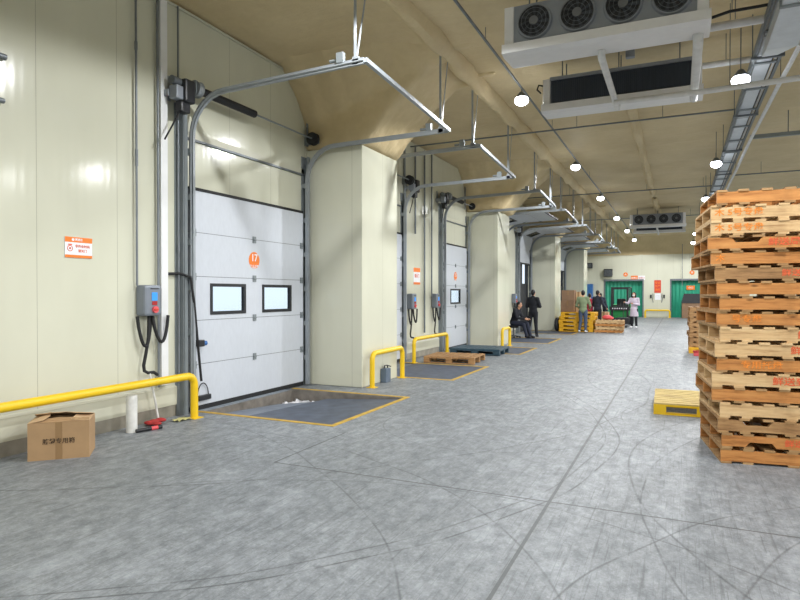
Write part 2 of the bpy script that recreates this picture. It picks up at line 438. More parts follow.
def green_door(n, xa, xb, label):
    d = thing(f'door_{n}', label, 'door', ((xa+xb)/2, FARY, 0)); struct(d)
    w = (xb-xa)/2; b = MB(); k = 60; pts = []
    for i in range(k+1):
        x = -w+2*w*i/k; pts.append((x, .34+.03*math.cos(i*PI/3)))
    poly = pts+[(x, y+.01) for x, y in reversed(pts)]
    b.prism(poly, 'z', .01, 2.62); b.build('curtain', M['green'], d)
    b = MB(); b.box(-w-.06, -w+.02, -.03, .25, 0, 2.5); b.box(w-.02, w+.06, -.03, .25, 0, 2.5); b.build('door_frame', M['steel'], d)
    b = MB(); b.box(-w-.06, w+.06, -.05, .25, 2.5, 2.62); b.build('door_header', M['steel'], d)
green_door(9, *O1, 'left green doorway behind the forklift on the end wall')
green_door(10, *O2, 'right green doorway on the end wall beside the pallet stack')

# kerb along the dock wall
k = 0; segs = []; prev = -10
for (y0, y1, *_r) in DOORS: segs.append((prev, y0-.22)); prev = y1+.2
segs.append((prev, FARY))
pk = 0
for (a, c) in segs:
    cuts = [(a, c)]
    for (p0, p1) in PIERS:
        cuts = [q for (u, v) in cuts for q in (((u, min(v, p0)), (max(u, p1), v)) if u < p1 and v > p0 else ((u, v),)) if q[1]-q[0] > .05]
    for (u, v) in cuts:
        pk += 1
        o = bpy.data.objects.new(f'baseboard_left_{pk}', None); COL.objects.link(o); struct(tag(o, 'cream flashing kerb along the dock wall foot', 'kerb'))
        o.location = (WX, u, 0); L = v-u
        MB().prism([(0, .15), (.022, .15), (.022, .38), (0, .41)], 'y', 0, L).build('flashing', M['curb'], o)
        MB().box(0, .012, 0, L, 0, .149).build('kerb_foot', M['curbdark'], o)

# cream sealing strip where wall meets foam
b = MB(); b.tube([(WX+.02, y, 5.36+.012*math.sin(y*1.3)) for y in [y*.5 for y in range(-10, 18)]], .018, 8)
struct(tag(b.build('trim_1', M['curb']), 'cream sealing strip along the top of the dock wall', 'trim'))

# outside yard
MB().box(-40, -6.6, -10, 60, -1.4, -1.2).build('yard', M['curbdark']); struct(tag(bpy.data.objects['yard'], 'grey yard outside the dock', 'ground'))

# ------------------------------------------------------------------ dock levellers
def leveller(i, a, c, label, sunk):
    d = thing('dock_leveller', label, 'dock leveller', (PX1, (a+c)/2, 0), 0, 'dock levellers')
    h = (c-a)/2; L = PX1-PX0
    b = MB(); b.box(0, .07, -h-.07, h+.07, .0, .006); b.box(-L, 0, -h-.07, -h, .0, .006); b.box(-L, 0, h, h+.07, .0, .006)
    b.build('yellow_border', M['yelline'], d)['label'] = 'worn yellow edge line'
    b = MB(); b.box(-L, 0, -h, h, -.62, -.6); b.box(-L, -L+.03, -h, h, -.6, -.02); b.box(-.02, 0, -h, h, -.6, -.02)
    b.box(-L, 0, -h, -h+.02, -.6, -.004); b.box(-L, 0, h-.02, h, -.6, -.004); b.build('pit_lining', M['pit'], d)
    if sunk:
        b = MB()
        P = lambda x, y, z: (x, y, z)
        vs = [P(-.03, -h+.03, -.01), P(-.03, h-.06, -.02), P(-1.33, h-.1, -.1), P(-1.4, -h+.03, -.03)]
        vs2 = [(x, y, z-.03) for x, y, z in vs]
        b.add(vs+vs2, [(0,1,2,3), (7,6,5,4), (0,4,5,1), (1,5,6,2), (2,6,7,3), (3,7,4,0)]); b.build('deck_plate', M['plate'], d)
        b = MB(); vs = [P(-1.405, -h+.04, -.035), P(-1.345, h-.4, -.1), P(-1.86, h-.66, -.13), P(-1.98, -h+.04, -.06)]
        vs2 = [(x, y, z-.03) for x, y, z in vs]
        b.add(vs+vs2, [(0,1,2,3), (7,6,5,4), (0,4,5,1), (1,5,6,2), (2,6,7,3), (3,7,4,0)]); b.build('hinged_lip', M['lip'], d)
        b = MB()
        pass
        for q in range(3): MB().bar((-.1, -h+.35+q*.65, -.14), (-1.3, -h+.35+q*.65, -.2), .06, .1).build('deck_beam', M['steel'], d)
    else:
        b = MB(); b.box(-1.65, -.03, -h+.03, h-.03, -.035, -.006); b.build('deck_plate', M['plate'], d)
        b = MB(); b.box(-L+.06, -1.66, -h+.05, h-.05, -.05, -.014); b.build('hinged_lip', M['steel'], d)
LEVL = ['sunken blue-grey dock leveller plate in front of door 17', 'flat dock leveller plate at the nearest yellow hoop rail',
        'flat dock leveller plate under the teal and wooden floor pallets', 'dock leveller plate in front of the seated man',
        'dock leveller plate behind the standing man in black', 'dock leveller plate behind the yellow pallet stack',
        'dock leveller plate second from the end wall', 'dock leveller plate nearest the end wall']
for i, (a, c) in enumerate(PITS): leveller(i, a, c, LEVL[i], i == 0)
# crumpled paper lying in the open pit
b = MB(); b.add(*lumpy(lambda u, v: (-5.8+.5*u, 7.95+.42*v, -.2+nz((u*4, v*4, 0), 1.4, .1)), 12, 12), True)
o = b.build('crumpled_paper', M['cwhite']); tag(o, 'crumpled white paper lying in the open pit at door 17', 'paper')
o.modifiers.new('Solidify', 'SOLIDIFY').thickness = .004

# ------------------------------------------------------------------ sectional doors, tracks and openers
SEC = .6
def path(s, zc, rad, slope=.03):
    """distance along the door travel -> (x offset into room, z, angle)"""
    if s < zc: return 0, s, 0
    t = (s-zc)/rad
    if t < PI/2: return rad*(1-math.cos(t)), zc+rad*math.sin(t), t
    q = s-zc-rad*PI/2
    return rad+q, zc+rad+q*slope, PI/2
def door(i, y0, y1, lift, nwin, num, label):
    d = thing(f'door_{i+1}', label, 'dock door', (WX+.03, (y0+y1)/2, 0)); struct(d)
    w = (y1-y0)/2; zc, rad = (3.68, .55)
    for k in range(5):
        z0 = .04+SEC*k
        if lift == 0: x, z, an = 0, z0+SEC/2, 0
        else:
            xa, za, _ = path(z0+lift, zc, rad); xb, zb, _ = path(z0+SEC+lift, zc, rad)
            x, z, an = (xa+xb)/2, (za+zb)/2, math.atan2(xb-xa, zb-za)
        rot = (0, an, 0); b = MB(); hs = SEC/2-.004
        wins = []
        if k == 2: wins = [(-w+.38, -w+1.12), (w-1.13, w-.37)] if nwin == 2 else [(-.42, .42)]
        if wins:
            e = -w
            for (p, q) in wins: b.box(-.02, .02, e, p, -hs, hs); b.box(-.02, .02, p, q, -hs, -.22); b.box(-.02, .02, p, q, .2, hs); e = q
            b.box(-.02, .02, e, w, -hs, hs)
        else: b.box(-.02, .02, -w, w, -hs, hs)
        s = b.build('door_section', M['door'], d, (x, 0, z), rot)
        for (p, q) in wins:
            f = MB(); t = .035
            f.box(-.025, .032, p-.01, p+t, -.23, .21); f.box(-.025, .032, q-t, q+.01, -.23, .21)
            f.box(-.025, .032, p+t, q-t, -.23, -.22+t); f.box(-.025, .032, p+t, q-t, .2-t, .21); f.build('window_frame', M['black'], s)
            MB().box(-.006, .006, p+t, q-t, -.22+t, .2-t).build('window_pane', M['glass'], s)
        if k < 4:
            for hy in ((-w+.06, 0, w-.06) if lift == 0 else (-w+.06, w-.06)):
                h = MB(); h.box(.02, .034, hy-.035, hy+.035, hs-.05, hs+.05); h.tube([(.036, hy-.03, hs), (.036, hy+.03, hs)], .012, 8)
                h.build('hinge', M['galvd'], s)
        if k: MB().box(-.017, .0185, -w, w, -hs-.009, -hs+.002).build('joint_gasket', M['steel'], s)
        if k == 3 and lift == 0:
            c = MB(); n = 28; cz = -.02; rr = .128
            c.tube([(.021, 0, cz), (.024, 0, cz)], rr, n); cs = c.build('number_sticker', M['orange'], s); cs['label'] = 'round orange number sticker'
            wv = .16
            text('number', num, .155, M['signwhite'], s, (.0255, 0, cz+.035), FX)
            b2 = MB(); poly = [(rr*.96*math.cos(a), cz+rr*.96*math.sin(a)) for a in [R(215+110*t/10) for t in range(11)]]
            b2.prism(poly, 'x', .0243, .0252); b2.build('number_caption_band', M['signwhite'], s)
            text('number_caption', '鲜速达', .05, M['orange'], s, (.0258, 0, cz-.094), FX)
        if k == 0:
            MB().box(-.022, .022, -w, w, -hs-.035, -hs+.03).build('bottom_seal', M['rubber'], s)
        if k == 4:
            MB().box(-.024, .026, -w, w, hs-.03, hs+.012).build('top_seal', M['rubber'], s)
    if i == 0:
        b = MB(); b.bevbox(.02, .07, -w+.1, -w+.34, .14, .21, .008); b.build('edge_sensor', M['black'], d)
        b = MB(); b.tube([(.045, -w+.2-.17*math.cos(t)*.6, .205+.17*math.sin(t)) for t in [PI*q/14 for q in range(15)]], .007, 6); b.build('sensor_lead', M['rubber'], d)
    return d
DLAB = ['nearest white sectional dock door with orange 17 sticker and two windows', 'white dock door half hidden behind the nearest wall pier',
        'white dock door with one small window beside the second pier', 'raised dock door above the seated man',
        'part raised dock door behind the standing man in black', 'raised dock door just beyond the third pier',
        'part raised dock door beside the farthest pier', 'raised dock door nearest the end wall']
for i, (y0, y1, lift, w, nn) in enumerate(DOORS): door(i, y0, y1, lift, w, nn, DLAB[i])

def tracks(i, y0, y1, lift, label, sill):
    d = thing('door_track', label, 'door track', (WX, (y0+y1)/2, 0), 0, 'door track frames'); w = (y1-y0)/2
    zc, rad = (3.68, .55)
    ends = []
    for sg in (-1, 1):
        nm = 0
        y = sg*(w+.035)
        zt = (zc if sg < 0 else zc-.1)
        top = zt+rad-.12
        b = MB()                                  # wall angle
        b.box(.0, .09, y+sg*.12-.01, y+sg*.12+.01, 0, top); b.box(0, .012, min(y-sg*.02, y+sg*.2), max(y-sg*.02, y+sg*.2), 0, top)
        b.box(.07, .09, min(y+sg*.05, y+sg*.12), max(y+sg*.05, y+sg*.12), 0, top)
        v = b.build('wall_angle', M['galvd'], d)
        for q in range(6): MB().box(.01, .13, min(y-.015, y+.045*sg), max(y+.015, y+.045*sg), .45+q*.6, .53+q*.6).build('track_bracket', M['galvd'], d)
        pts = [(.12, y, .02)]+[(.12, y, z) for z in (1, 2, 3) if z < zt]+[(.12+path(zt+rad*t, zt, rad)[0], y, path(zt+rad*t, zt, rad)[1]) for t in [PI/2*q/8 for q in range(9)]]
        xe = 2.72; ze = zt+rad+(.05 if sg < 0 else .03)
        pts.append((xe, y, ze)); ends.append((xe, y, ze))
        b = MB()                                   # C shaped rail swept along the path
        for k2 in range(len(pts)-1): b.bar(pts[k2], pts[k2+1], .07, .04, (0, 1, 0))
        b.tube([(p[0]-.0, p[1]+sg*.022, p[2]) for p in pts], .012, 6)
        b.build('guide_rail', M['galv'], d)
    a, c = ends
    MB().bar((a[0]+.02, a[1]-.02, a[2]), (c[0]+.02, c[1]+.02, c[2]), .05, .05).build('cross_bar', M['galv'], d)
    for (x, y, z) in ends:
        b = MB(); hx = x-.12
        b.bar((hx, y, z-.02), (hx, y, CEIL-.05), .035, .006, (0, 1, 0)); b.bar((hx+.02, y, z+.03), (hx+.02, y+.3, CEIL-.05), .03, .005, (1, 0, 0))
        n = 10
        b.box(hx-.03, hx+.05, y-.02, y+.02, z-.03, z+.06); b.build('hanger_strap', M['galv'], d)
        b = MB(); b.box(x-.36, x-.27, y-.03, y+.03, z+.02, z+.14); b.tube([(x-.46, y, z+.06), (x-.36, y, z+.06)], .02, 8); b.build('end_bumper', M['galvd'], d)
    if lift == 0:
        b = MB(); b.box(.0, .03, -w-.22, w+.1, 3.675, 3.705); b.build('header_seal', M['steel'], d)
        b = MB(); b.box(.0, .012, -w-.1, w+.1, 3.71, 3.8); b.build('header_channel', M['curb'], d)
        # torsion shaft, spring and drums
        zs = 4.3
        b = MB(); b.tube([(.22, -w-.1, zs), (.22, w+.12, zs)], .014, 10); b.build('torsion_shaft', M['galvd'], d)
        b = MB(); b.tube([(.22, -w+.02, zs), (.22, -w+1.13, zs)], .052, 14)
        for q in range(34): b.tube([(.22, -w+.04+q*.033, zs), (.22, -w+.052+q*.033, zs)], .056, 14)
        b.build('torsion_spring', M['black'], d)
        for yy in (-w-.06, w+.06):
            b = MB(); b.tube([(.22, yy-.045, zs), (.22, yy-.03, zs), (.22, yy+.03, zs), (.22, yy+.045, zs)], [.11, .09, .09, .11], 18); b.build('cable_drum', M['black'] if yy > 0 else M['galv'], d)
            b = MB(); b.box(0, .3, yy+(.06 if yy > 0 else -.09), yy+(.075 if yy > 0 else -.075), zs-.08, zs+.08); b.build('bearing_plate', M['galvd'], d)
    return d
TLAB = ['galvanised track frame around door 17 with overhead rails', 'galvanised track frame of the door hidden by the nearest pier',
        'galvanised track frame of the one window door', 'galvanised track frame above the seated man', 'galvanised track frame behind the standing man in black',
        'galvanised track frame just beyond the third pier', 'galvanised track frame beside the farthest pier', 'galvanised track frame nearest the end wall']
for i, (y0, y1, lift, w, nn) in enumerate(DOORS): tracks(i, y0, y1, lift, TLAB[i], 0)

def opener(y, side, label):
    d = thing('door_opener', label, 'door opener', (WX, y, 4.0), 0, 'door openers')
    MB().bevbox(.11, .3, -.09, .09, .06, .36, .025).build('motor_case', M['black'], d)
    MB().bevbox(.13, .26, -.2, -.085, .08, .25, .012).build('gear_case', M['coolg'], d)
    MB().tube([(.19, -.22, .31), (.19, -.085, .31)], .055, 16).build('hand_wheel', M['steel'], d)
    MB().tube([(.2, .085, .27), (.2, .17, .27), (.2, .19, .27)], [.06, .06, .04], 16).build('drive_collar', M['galvd'], d)
    MB().box(.0, .015, -.15, -.06, .1, .42).box(.0, .13, -.22, -.19, .12, .2).build('mounting_plate', M['galv'], d)
    MB().bevbox(.14, .26, -.12, .04, -.07, .065, .018).build('limit_switch_box', M['black'], d)
    MB().tube([(.2, -.08, -.04), (.21, -.18, -.2), (.22, -.36, -.48)], .011, 8).build('release_lever', M['rubber'], d)
opener(5.9, -1, 'black door opener motor above the nearest door 17')
opener(13.38, 1, 'black door opener motor on the far side of the pier hidden door')
opener(15.46, -1, 'black door opener motor above the one window door')
for yy, l in ((19.42, 'door opener motor above the seated man'), (24.05, 'door opener motor above the standing man in black'), (32.86, 'door opener motor beside the farthest pier')):
    opener(yy, -1, l)

# cables by door 17
b = MB(); b.tube([(WX+.04, 5.74, 1.86), (WX+.06, 5.95, 1.87), (WX+.14, 6.05, 1.82), (WX+.15, 6.1, 1.5), (WX+.15, 6.17, .9), (WX+.13, 6.25, .42)], .018, 8)
tag(b.build('door_lead', M['rubber']), 'black lead looping down the left edge of door 17', 'cable')
d = thing('photo_sensor', 'blue tipped black sensor on the left track of door 17', 'sensor', (WX+.14, 6.22, .93))
MB().bevbox(-.04, .04, -.06, .05, -.04, .05, .01).build('sensor_case', M['black'], d)
MB().tube([(.0, .05, .0), (.0, .11, .0)], .032, 12).build('sensor_tip', M['bluepanel'], d)

# ------------------------------------------------------------------ black dock shelters outside the raised doors
for (y0, y1, gap, l) in ((19.55, 21.95, 0, 'black dock shelter curtain in the opening behind the seated man'), (24.3, 26.5, .85, 'black dock shelter curtain with a bright gap behind the standing man'),
                    (28.3, 30.7, 0, 'black dock shelter curtain beyond the third pier'), (33.1, 35.35, .9, 'black dock shelter curtain with a bright gap by the cartons'), (37.1, 39.5, 0, 'black dock shelter curtain nearest the end wall')):
    d = thing('dock_shelter', l, 'dock shelter', (WX-.06, y0, 0), 0, 'black dock shelters')
    MB().box(-.04, 0, .11, y1-y0-.11-gap, -.01, 2.99).build('side_curtain', M['trailer'], d)
    if gap: MB().box(-.04, 0, y1-y0-.11-gap, y1-y0-.14, -.01, 2.05).build('lower_flap', M['trailer'], d)
    MB().box(-.09, .055, y1-y0-.135, y1-y0-.105, -.01, 2.99).build('jamb_pad', M['trailer'], d)

# ------------------------------------------------------------------ wall conduits, control boxes, signs
def conduit(y, r, z0, z1, label, mat='pipe', x=.05, joints=()):
    b = MB(); b.tube([(WX+x, y, z0), (WX+x, y, z1)], r, 10)
    for z in joints: b.tube([(WX+x, y, z-.05), (WX+x, y, z+.05)], r*1.35, 10)
    return tag(b.build('wall_conduit', M[mat]), label, 'conduit', 'wall conduits')
conduit(5.26, .014, 1.7, 5.36, 'thin grey conduit rising above the nearest control box', joints=(3.3, 3.2, 4.6))
conduit(5.59, .016, .42, 5.36, 'grey conduit left of the white trunking beside the control box')
conduit(5.93, .012, .42, 5.36, 'thin grey conduit just left of the door 17 track', joints=(2.2,))
MB().box(WX+.004, WX+.06, 5.63, 5.74, .44, 5.34).build('cable_trunking', M['white']); tag(bpy.data.objects['cable_trunking'], 'white vertical cable trunking between control box and door 17', 'trunking')
conduit(8.95, .02, 4.2, 5.36, 'dark conduit in the corner beside the nearest pier')
for y, r, z0, l in ((13.75, .022, 3.1, 'short conduit hanging left of the middle pair'), (14.35, .024, .6, 'tall conduit running down between the two middle doors'),
                (14.85, .02, 1.5, 'conduit dropping to the right middle control box'), (17.6, .02, 4.2, 'conduit above the one window door')):
    conduit(y, r, z0, 5.3, l, 'steel')
tag(MB().tube([(WX+.03, 13.15, 1.35), (WX+.03, 13.15, 5.3)], .03, 8).build('wall_conduit', M['galv']), 'bright conduit beside the door hidden by the nearest pier', 'conduit', 'wall conduits')
tag(MB().tube([(WX+.03, 1.0, 3.91), (WX+.03, 3.72, 3.91)], .03, 10).build('wall_conduit', M['pipe']), 'upper horizontal grey pipe ending at the left picture edge', 'conduit', 'wall conduits')
tag(MB().tube([(WX+.03, 1.0, 3.48), (WX+.03, 3.7, 3.48)], .026, 10).build('wall_conduit', M['pipe']), 'lower horizontal grey pipe ending at the left picture edge', 'conduit', 'wall conduits')

def control(y, z, label, cables=True, s=1.):
    d = thing('control_box', label, 'control box', (WX+.068, y, z), 0, 'door control boxes')
    MB().bevbox(-.066, .1, -.13*s, .13*s, -.19, .19, .03).build('case', M['ctrl'], d)
    MB().bevbox(.1, .106, -.03, .055*s, .0, .1, .002).build('display', M['screen'], d)
    MB().bevbox(.1, .108, -.025, .05*s, -.055, -.008, .002).build('key_strip', M['redrag'], d)
    b = MB(); b.tube([(.1, .015*s, -.11), (.125, .015*s, -.11)], .042, 18); b.build('red_knob', M['pink'], d)
    MB().bar((.127, .015*s-.03, -.11), (.127, .015*s+.03, -.11), .02, .02).build('knob_grip', M['red'], d)
    MB().box(.0995, .1015, -.05*s, .08*s, .138, .152).build('maker_strip', M['black'], d)
    b = MB()
    def loop(p, q, dep, x=.0): return [(x+.02*math.sin(t*PI), p+(q-p)*t, -.19-dep*math.sin(t*PI)**.7) for t in [k/12 for k in range(13)]]
    MB().tube(loop(-.16*s, .05, .37), .02, 8).build('cable', M['rubber'], d)
    MB().tube(loop(.04, .29*s, .33, .035), .02, 8).build('cable', M['rubber'], d)
    MB().tube([(.02, .0, -.18), (.02, -.01, -.45), (.02, -.05, -.65), (.02, -.085, -.79), (.02, -.075, -.86), (.025, -.02, -.89), (.03, .06, -.89), (.03, .12, -.93)] if cables else [(.02, .0, -.18), (.02, .02, -.5), (.02, .1, -.75)], .02, 8).build('cable', M['rubber'], d)
control(5.405, 1.52, 'grey control box on the wall left of door 17 with blue display')
control(13.45, 1.42, 'left of the two grey control boxes between the middle doors', True)
control(15.05, 1.42, 'right of the two grey control boxes between the middle doors', True)
for yy, l in ((23.6, 'control box on the wall beyond the seated man'),): control(yy, 1.42, l)
tag(MB().tube([(WX+.1, 5.4, .62), (WX+.12, 5.46, .3), (WX+.14, 5.5, .02)], .014, 8).build('hanging_cord', M['pvc']), 'thin white cord hanging to the floor below the control box', 'cord')

def wall_sign(y, z, w, h, label, big):
    d = thing('notice_sign', label, 'sign', (WX+.002, y, z))
    MB().box(0, .006, -w/2, w/2, -h/2, h/2).build('sign_board', M['signwhite'], d)
    MB().box(.006, .008, -w/2, w/2, h/2-.055*h/.22, h/2).build('header_band', M['orange'], d)
    MB().box(.006, .008, -w/2, w/2, -h/2, -h/2+.03*h/.22).build('footer_band', M['orange'], d)
    if big:
        b = MB(); b.tube([(.008, -.07, h/2-.028), (.0095, -.07, h/2-.028)], .016, 14); b.build('header_logo', M['signwhite'], d)
        text('header_lettering', '鲜速达', .03, M['signwhite'], d, (.009, .0, h/2-.028), FX)
        text('notice_lettering', '非作业时间', .036, M['redstencil'], d, (.007, .045, .012), FX)
        text('notice_lettering', '请关门', .036, M['redstencil'], d, (.007, .045, -.038), FX)
        b = MB(); b.tube([(.0065, -.105+.03*math.cos(t), -.012+.03*math.sin(t)) for t in [2*PI*k/16 for k in range(17)]], .004, 6); b.bar((.0075, -.127, .03), (.0075, -.083, .03), .004, .012)
        b.tube([(.006, -.105, -.012), (.008, -.105, -.012)], .012, 12); b.build('pictogram', M['redstencil'], d)
    else:
        text('notice_lettering', '请关门', .1, M['redstencil'], d, (.007, 0, 0), FX)
wall_sign(4.515, 2.11, .33, .225, 'orange and white notice on the near wall left of the control box', True)
wall_sign(13.95, 2.05, .42, .42, 'small orange and white notice between the two middle doors', False)

# ------------------------------------------------------------------ yellow hoop rails
def hoop(p0, p1, h, r, label, feet=(1, 1)):
    p0 = Vector((*p0, 0)); p1 = Vector((*p1, 0)); d = (p1-p0).normalized(); up = Vector((0, 0, h)); R_ = .12
    pts = []
    if feet[0]: pts += [p0]+[p0+up-Vector((0, 0, R_))+d*R_*(1-math.cos(t))+Vector((0, 0, R_*math.sin(t))) for t in [PI/2*k/6 for k in range(7)]]
    else: pts += [p0+up]
    pts += [p1+up-d*R_+d*R_*math.sin(t)-Vector((0, 0, R_*(1-math.cos(t)))) for t in [PI/2*k/6 for k in range(7)]]+[p1]
    o = thing('guard_rail', label, 'guard rail', p0, 0, 'yellow guard rails')
    MB().tube([p-p0 for p in pts], r, 14).build('bent_tube', M['yellow'], o)
    for f, p in zip(feet, (p0, p1)):
        if f: MB().box(-r*1.7, r*1.7, -r*1.7, r*1.7, 0, .008).build('foot_plate', M['yellow'], o, p-p0)
hoop((-5.66, .6), (-5.66, 5.9), .55, .048, 'long yellow guard rail at lower left behind the cardboard box', (1, 1))
hoop((-4.74, 9.1), (-4.78, 10.42), .58, .045, 'yellow hoop rail in front of the nearest pier')
hoop((-5.55, 12.75), (-5.55, 14.95), .55, .045, 'yellow hoop rail between the two middle dock doors')
hoop((-4.72, 17.4), (-4.72, 18.25), .56, .045, 'small yellow hoop rail at the second pier before the seated man')
hoop((-4.7, 26.75), (-4.7, 27.8), .6, .045, 'yellow hoop rail at the third pier left of the yellow pallets')
hoop((-2.02, 44.05), (-.5, 44.05), .5, .06, 'low yellow rail between the two green doorways')

# ------------------------------------------------------------------ things on the floor near the wall
d = thing('cardboard_box', 'opened cardboard box on the floor under the yellow rail', 'box', (-5.565, 4.005, 0), R(44.3))
def boxshell(d, x0, x1, y0, y1, h, m):
    t = .006; b = MB(); b.box(x0, x1, y0, y1, 0, t); b.box(x0, x1, y0, y0+t, t, h); b.box(x0, x1, y1-t, y1, t, h); b.box(x0, x0+t, y0+t, y1-t, t, h); b.box(x1-t, x1, y0+t, y1-t, t, h)
    return b.build('carton_body', m, d)
boxshell(d, -.265, .265, -.19, .19, .36, M['card'])
def flap(vs, mat='cardl'):
    vs2 = [(x, y, z-.005) for x, y, z in vs]; n = len(vs)
    b = MB(); b.add(vs+vs2, [list(range(n)), list(range(n, 2*n))[::-1]]+[(i, (i+1) % n, n+(i+1) % n, n+i) for i in range(n)]); b.build('flap', M[mat], d)
flap([(-.265, -.19, .362), (.265, -.19, .362), (.25, -.09, .373), (.12, -.06, .38), (.06, -.12, .392), (-.02, -.05, .385), (-.24, -.08, .37)], 'card')
flap([(.265, .19, .362), (-.265, .19, .362), (-.25, .03, .41), (-.1, .0, .425), (-.03, -.06, .432), (.03, -.02, .43), (.1, -.05, .425), (.25, .02, .40)])
flap([(.265, -.19, .363), (.265, .19, .363), (.1, .17, .385), (.12, -.03, .392), (.1, -.16, .378)])
flap([(-.265, .19, .363), (-.265, -.19, .363), (-.14, -.17, .385), (-.1, -.04, .40), (-.13, .17, .405)])
text('carton_lettering', '脐橙专用箱', .056, M['brownink'], d, (.0, -.1925, .175), FY)
MB().box(-.03, .03, -.1915, -.19, 0, .36).build('tape_strip', M['tape'], d)

d = thing('pipe_stub', 'scuffed white plastic pipe standing under the near yellow rail', 'pipe', (-5.74, 4.99, 0))
b = MB(); b.tube([(0, 0, 0), (0, 0, .43)], .062, 18); b.build('pipe_body', M['pvc'], d)
d = thing('torch', 'black handled torch with pink band lying by the white pipe', 'torch', (-5.6, 5.12, .025), R(75))
MB().tube([(-.16, 0, 0), (.02, 0, 0)], .022, 12).build('handle', M['black'], d)
MB().tube([(.02, 0, 0), (.1, 0, 0)], .023, 12).build('pink_band', M['pink'], d)
MB().tube([(.1, 0, 0), (.15, 0, 0)], [.023, .025], 12).build('torch_head', M['black'], d)
b = MB()
for k in range(6):
    q = random.random; b.ell((-5.83+.14*q(), 5.3+.28*q(), .025+.02*q()), .06+.03*q(), .05+.02*q(), .025, 10, 6)
tag(b.build('red_gloves', M['redrag']), 'crumpled red gloves on the floor at the wall kerb', 'gloves')
b = MB(); b.add(*lumpy(lambda u, v: (-5.78+.16*u, 5.6+.22*v, .012+abs(nz((u*3, v*3, 2), 2, .035))), 8, 8), True)
tag(b.build('plastic_scrap', mk('pale_yellow_wrap', '#cdc88a', .4)), 'pale yellow plastic scrap on the floor left of the rail foot', 'scrap')
d = thing('steel_box', 'small blue-grey metal box on the floor at the nearest pier', 'box', (-4.82, 9.78, 0))
MB().bevbox(-.055, .06, -.1, .1, 0, .25, .01).build('case', mk('blue_grey_metal', '#5e6c7c', .5, .2), d)
b = MB(); b.tube([(0, -.06, .25), (0, -.04, .3), (0, .07, .3), (0, .09, .25)], .012, 8); b.build('handle', M['black'], d)
b = MB(); b.tube([(0, .05, .3), (.03, .16, .27)], .01, 8); b.build('nozzle', M['black'], d)

# ------------------------------------------------------------------ pallets
def pallet(label, loc, rz, wood, deckwood, notch=None, L=1.2, D=1.05, H=.143, group=None, mark=None, nb=7, name='wooden_pallet', marks_at=None):
    """stringer pallet; x = stringer length, y = depth; notch 'top'/'bottom'"""
    d = thing(name, label, 'pallet', loc, rz, group); tk = .02
    z0, z1 = tk, H-tk
    for k in range(3):
        y = [0, D/2-.02, D-.04][k]
        poly = [(0, z0), (L, z0), (L, z1), (0, z1)]
        nh = .045
        if notch == 'bottom': poly = [(0, z0), (.2, z0), (.235, z0+nh), (.42, z0+nh), (.455, z0), (L-.455, z0), (L-.42, z0+nh), (L-.235, z0+nh), (L-.2, z0), (L, z0), (L, z1), (0, z1)]
        if notch == 'top': poly = [(0, z0), (L, z0), (L, z1), (L-.2, z1), (L-.235, z1-nh), (L-.42, z1-nh), (L-.455, z1), (.455, z1), (.42, z1-nh), (.235, z1-nh), (.2, z1), (0, z1)]
        MB().prism(poly, 'y', y, y+.04).build('stringer', wood, d)
    rs = random.Random(label)
    b = MB(); w = .088; sp = (L-w)/(nb-1)
    for k in range(nb): x = k*sp+rs.uniform(-.008, .008)*(0 < k < nb-1); b.box(x, x+w, -rs.uniform(0, .012), D+rs.uniform(0, .01), H-tk, H)
    b.build('top_deck', deckwood, d)
    b = MB()
    for k in ([0, 1, 3, 5, nb-1] if nb > 6 else range(nb)): x = k*sp; b.box(x, x+w, -rs.uniform(0, .012), D+rs.uniform(0, .01), 0, tk)
    b.build('bottom_deck', deckwood, d)
    if mark:
        st, col, x, sz = mark
        text('stencil_mark', st, sz, M[col], d, (x, -.0015, H/2), FY, 'LEFT', 1.15)
    return d
# corner x, mark; from the top of the stack down
STK = [(.331, 'o', None, None), (.281, 'p', None, ('木 5号专盘', 'orangestencil', .03, .075)), (.282, 'p', None, ('木 5号专盘', 'orangestencil', .03, .075)),
       (.257, 'o', 'top', ('鲜送周转', 'redstencil', .5, .075)), (.284, 'o', None, ('木', 'orangestencil', .04, .07)), (.318, 'b', None, ('鲜送周转', 'redstencil', .55, .07)),
       (.335, 'o', None, None), (.361, 'o', None, ('周', 'redstencil', .72, .075)), (.337, 'o', None, ('号专盘', 'orangestencil', .12, .075)), (.363, 'p', None, ('鲜送', 'redstencil', .64, .08)),
       (.321, 'p', None, ('鲜送', 'redstencil', .62, .08)), (.339, 'o', None, ('专用托盘', 'orangestencil', .2, .075)), (.297, 'p', None, ('鲜送到位', 'redstencil', .5, .08)),
       (.298, 'o', None, None), (.366, 'p', None, ('周', 'redstencil', .68, .075)), (.35, 'b', 'top', None), (.384, 'o', 'bottom', ('鲜送周', 'redstencil', .52, .07)), (.376, 'o', None, None)]
ORD = ['topmost', 'second from top', 'third from top', 'fourth from top', 'fifth from top', 'sixth from top', 'seventh from top', 'eighth from top', 'ninth from top',
       'ninth from bottom', 'eighth from bottom', 'seventh from bottom', 'sixth from bottom', 'fifth from bottom', 'fourth from bottom', 'third from bottom', 'second from bottom', 'bottommost']
CW = {'o': 'orange-brown', 'p': 'pale', 'b': 'weathered brown'}
ROT = [6, 6, 6, 5.2, 8.3, 6.3, 6.2, 7.6, 8.2, 8.4, 6.0, 6.9, 5.2, 6.3, 7.9, 7.0, 8.3, 7.9]
for i, (x, wd, nt, mk_) in enumerate(STK):
    z = (17-i)*.1435
    lab = f'{CW[wd]} wooden pallet, {ORD[i]} of the tall near stack at right'
    if nt: lab = f'{CW[wd]} wooden pallet with notched stringers, {ORD[i]} of the tall near stack'
    pallet(lab, (x, 6.43, z), R(ROT[i]), M['wood_'+wd], M['wood_in'] if wd != 'p' else M['wood_p'], nt, mark=mk_, group='pallets of the tall near stack')

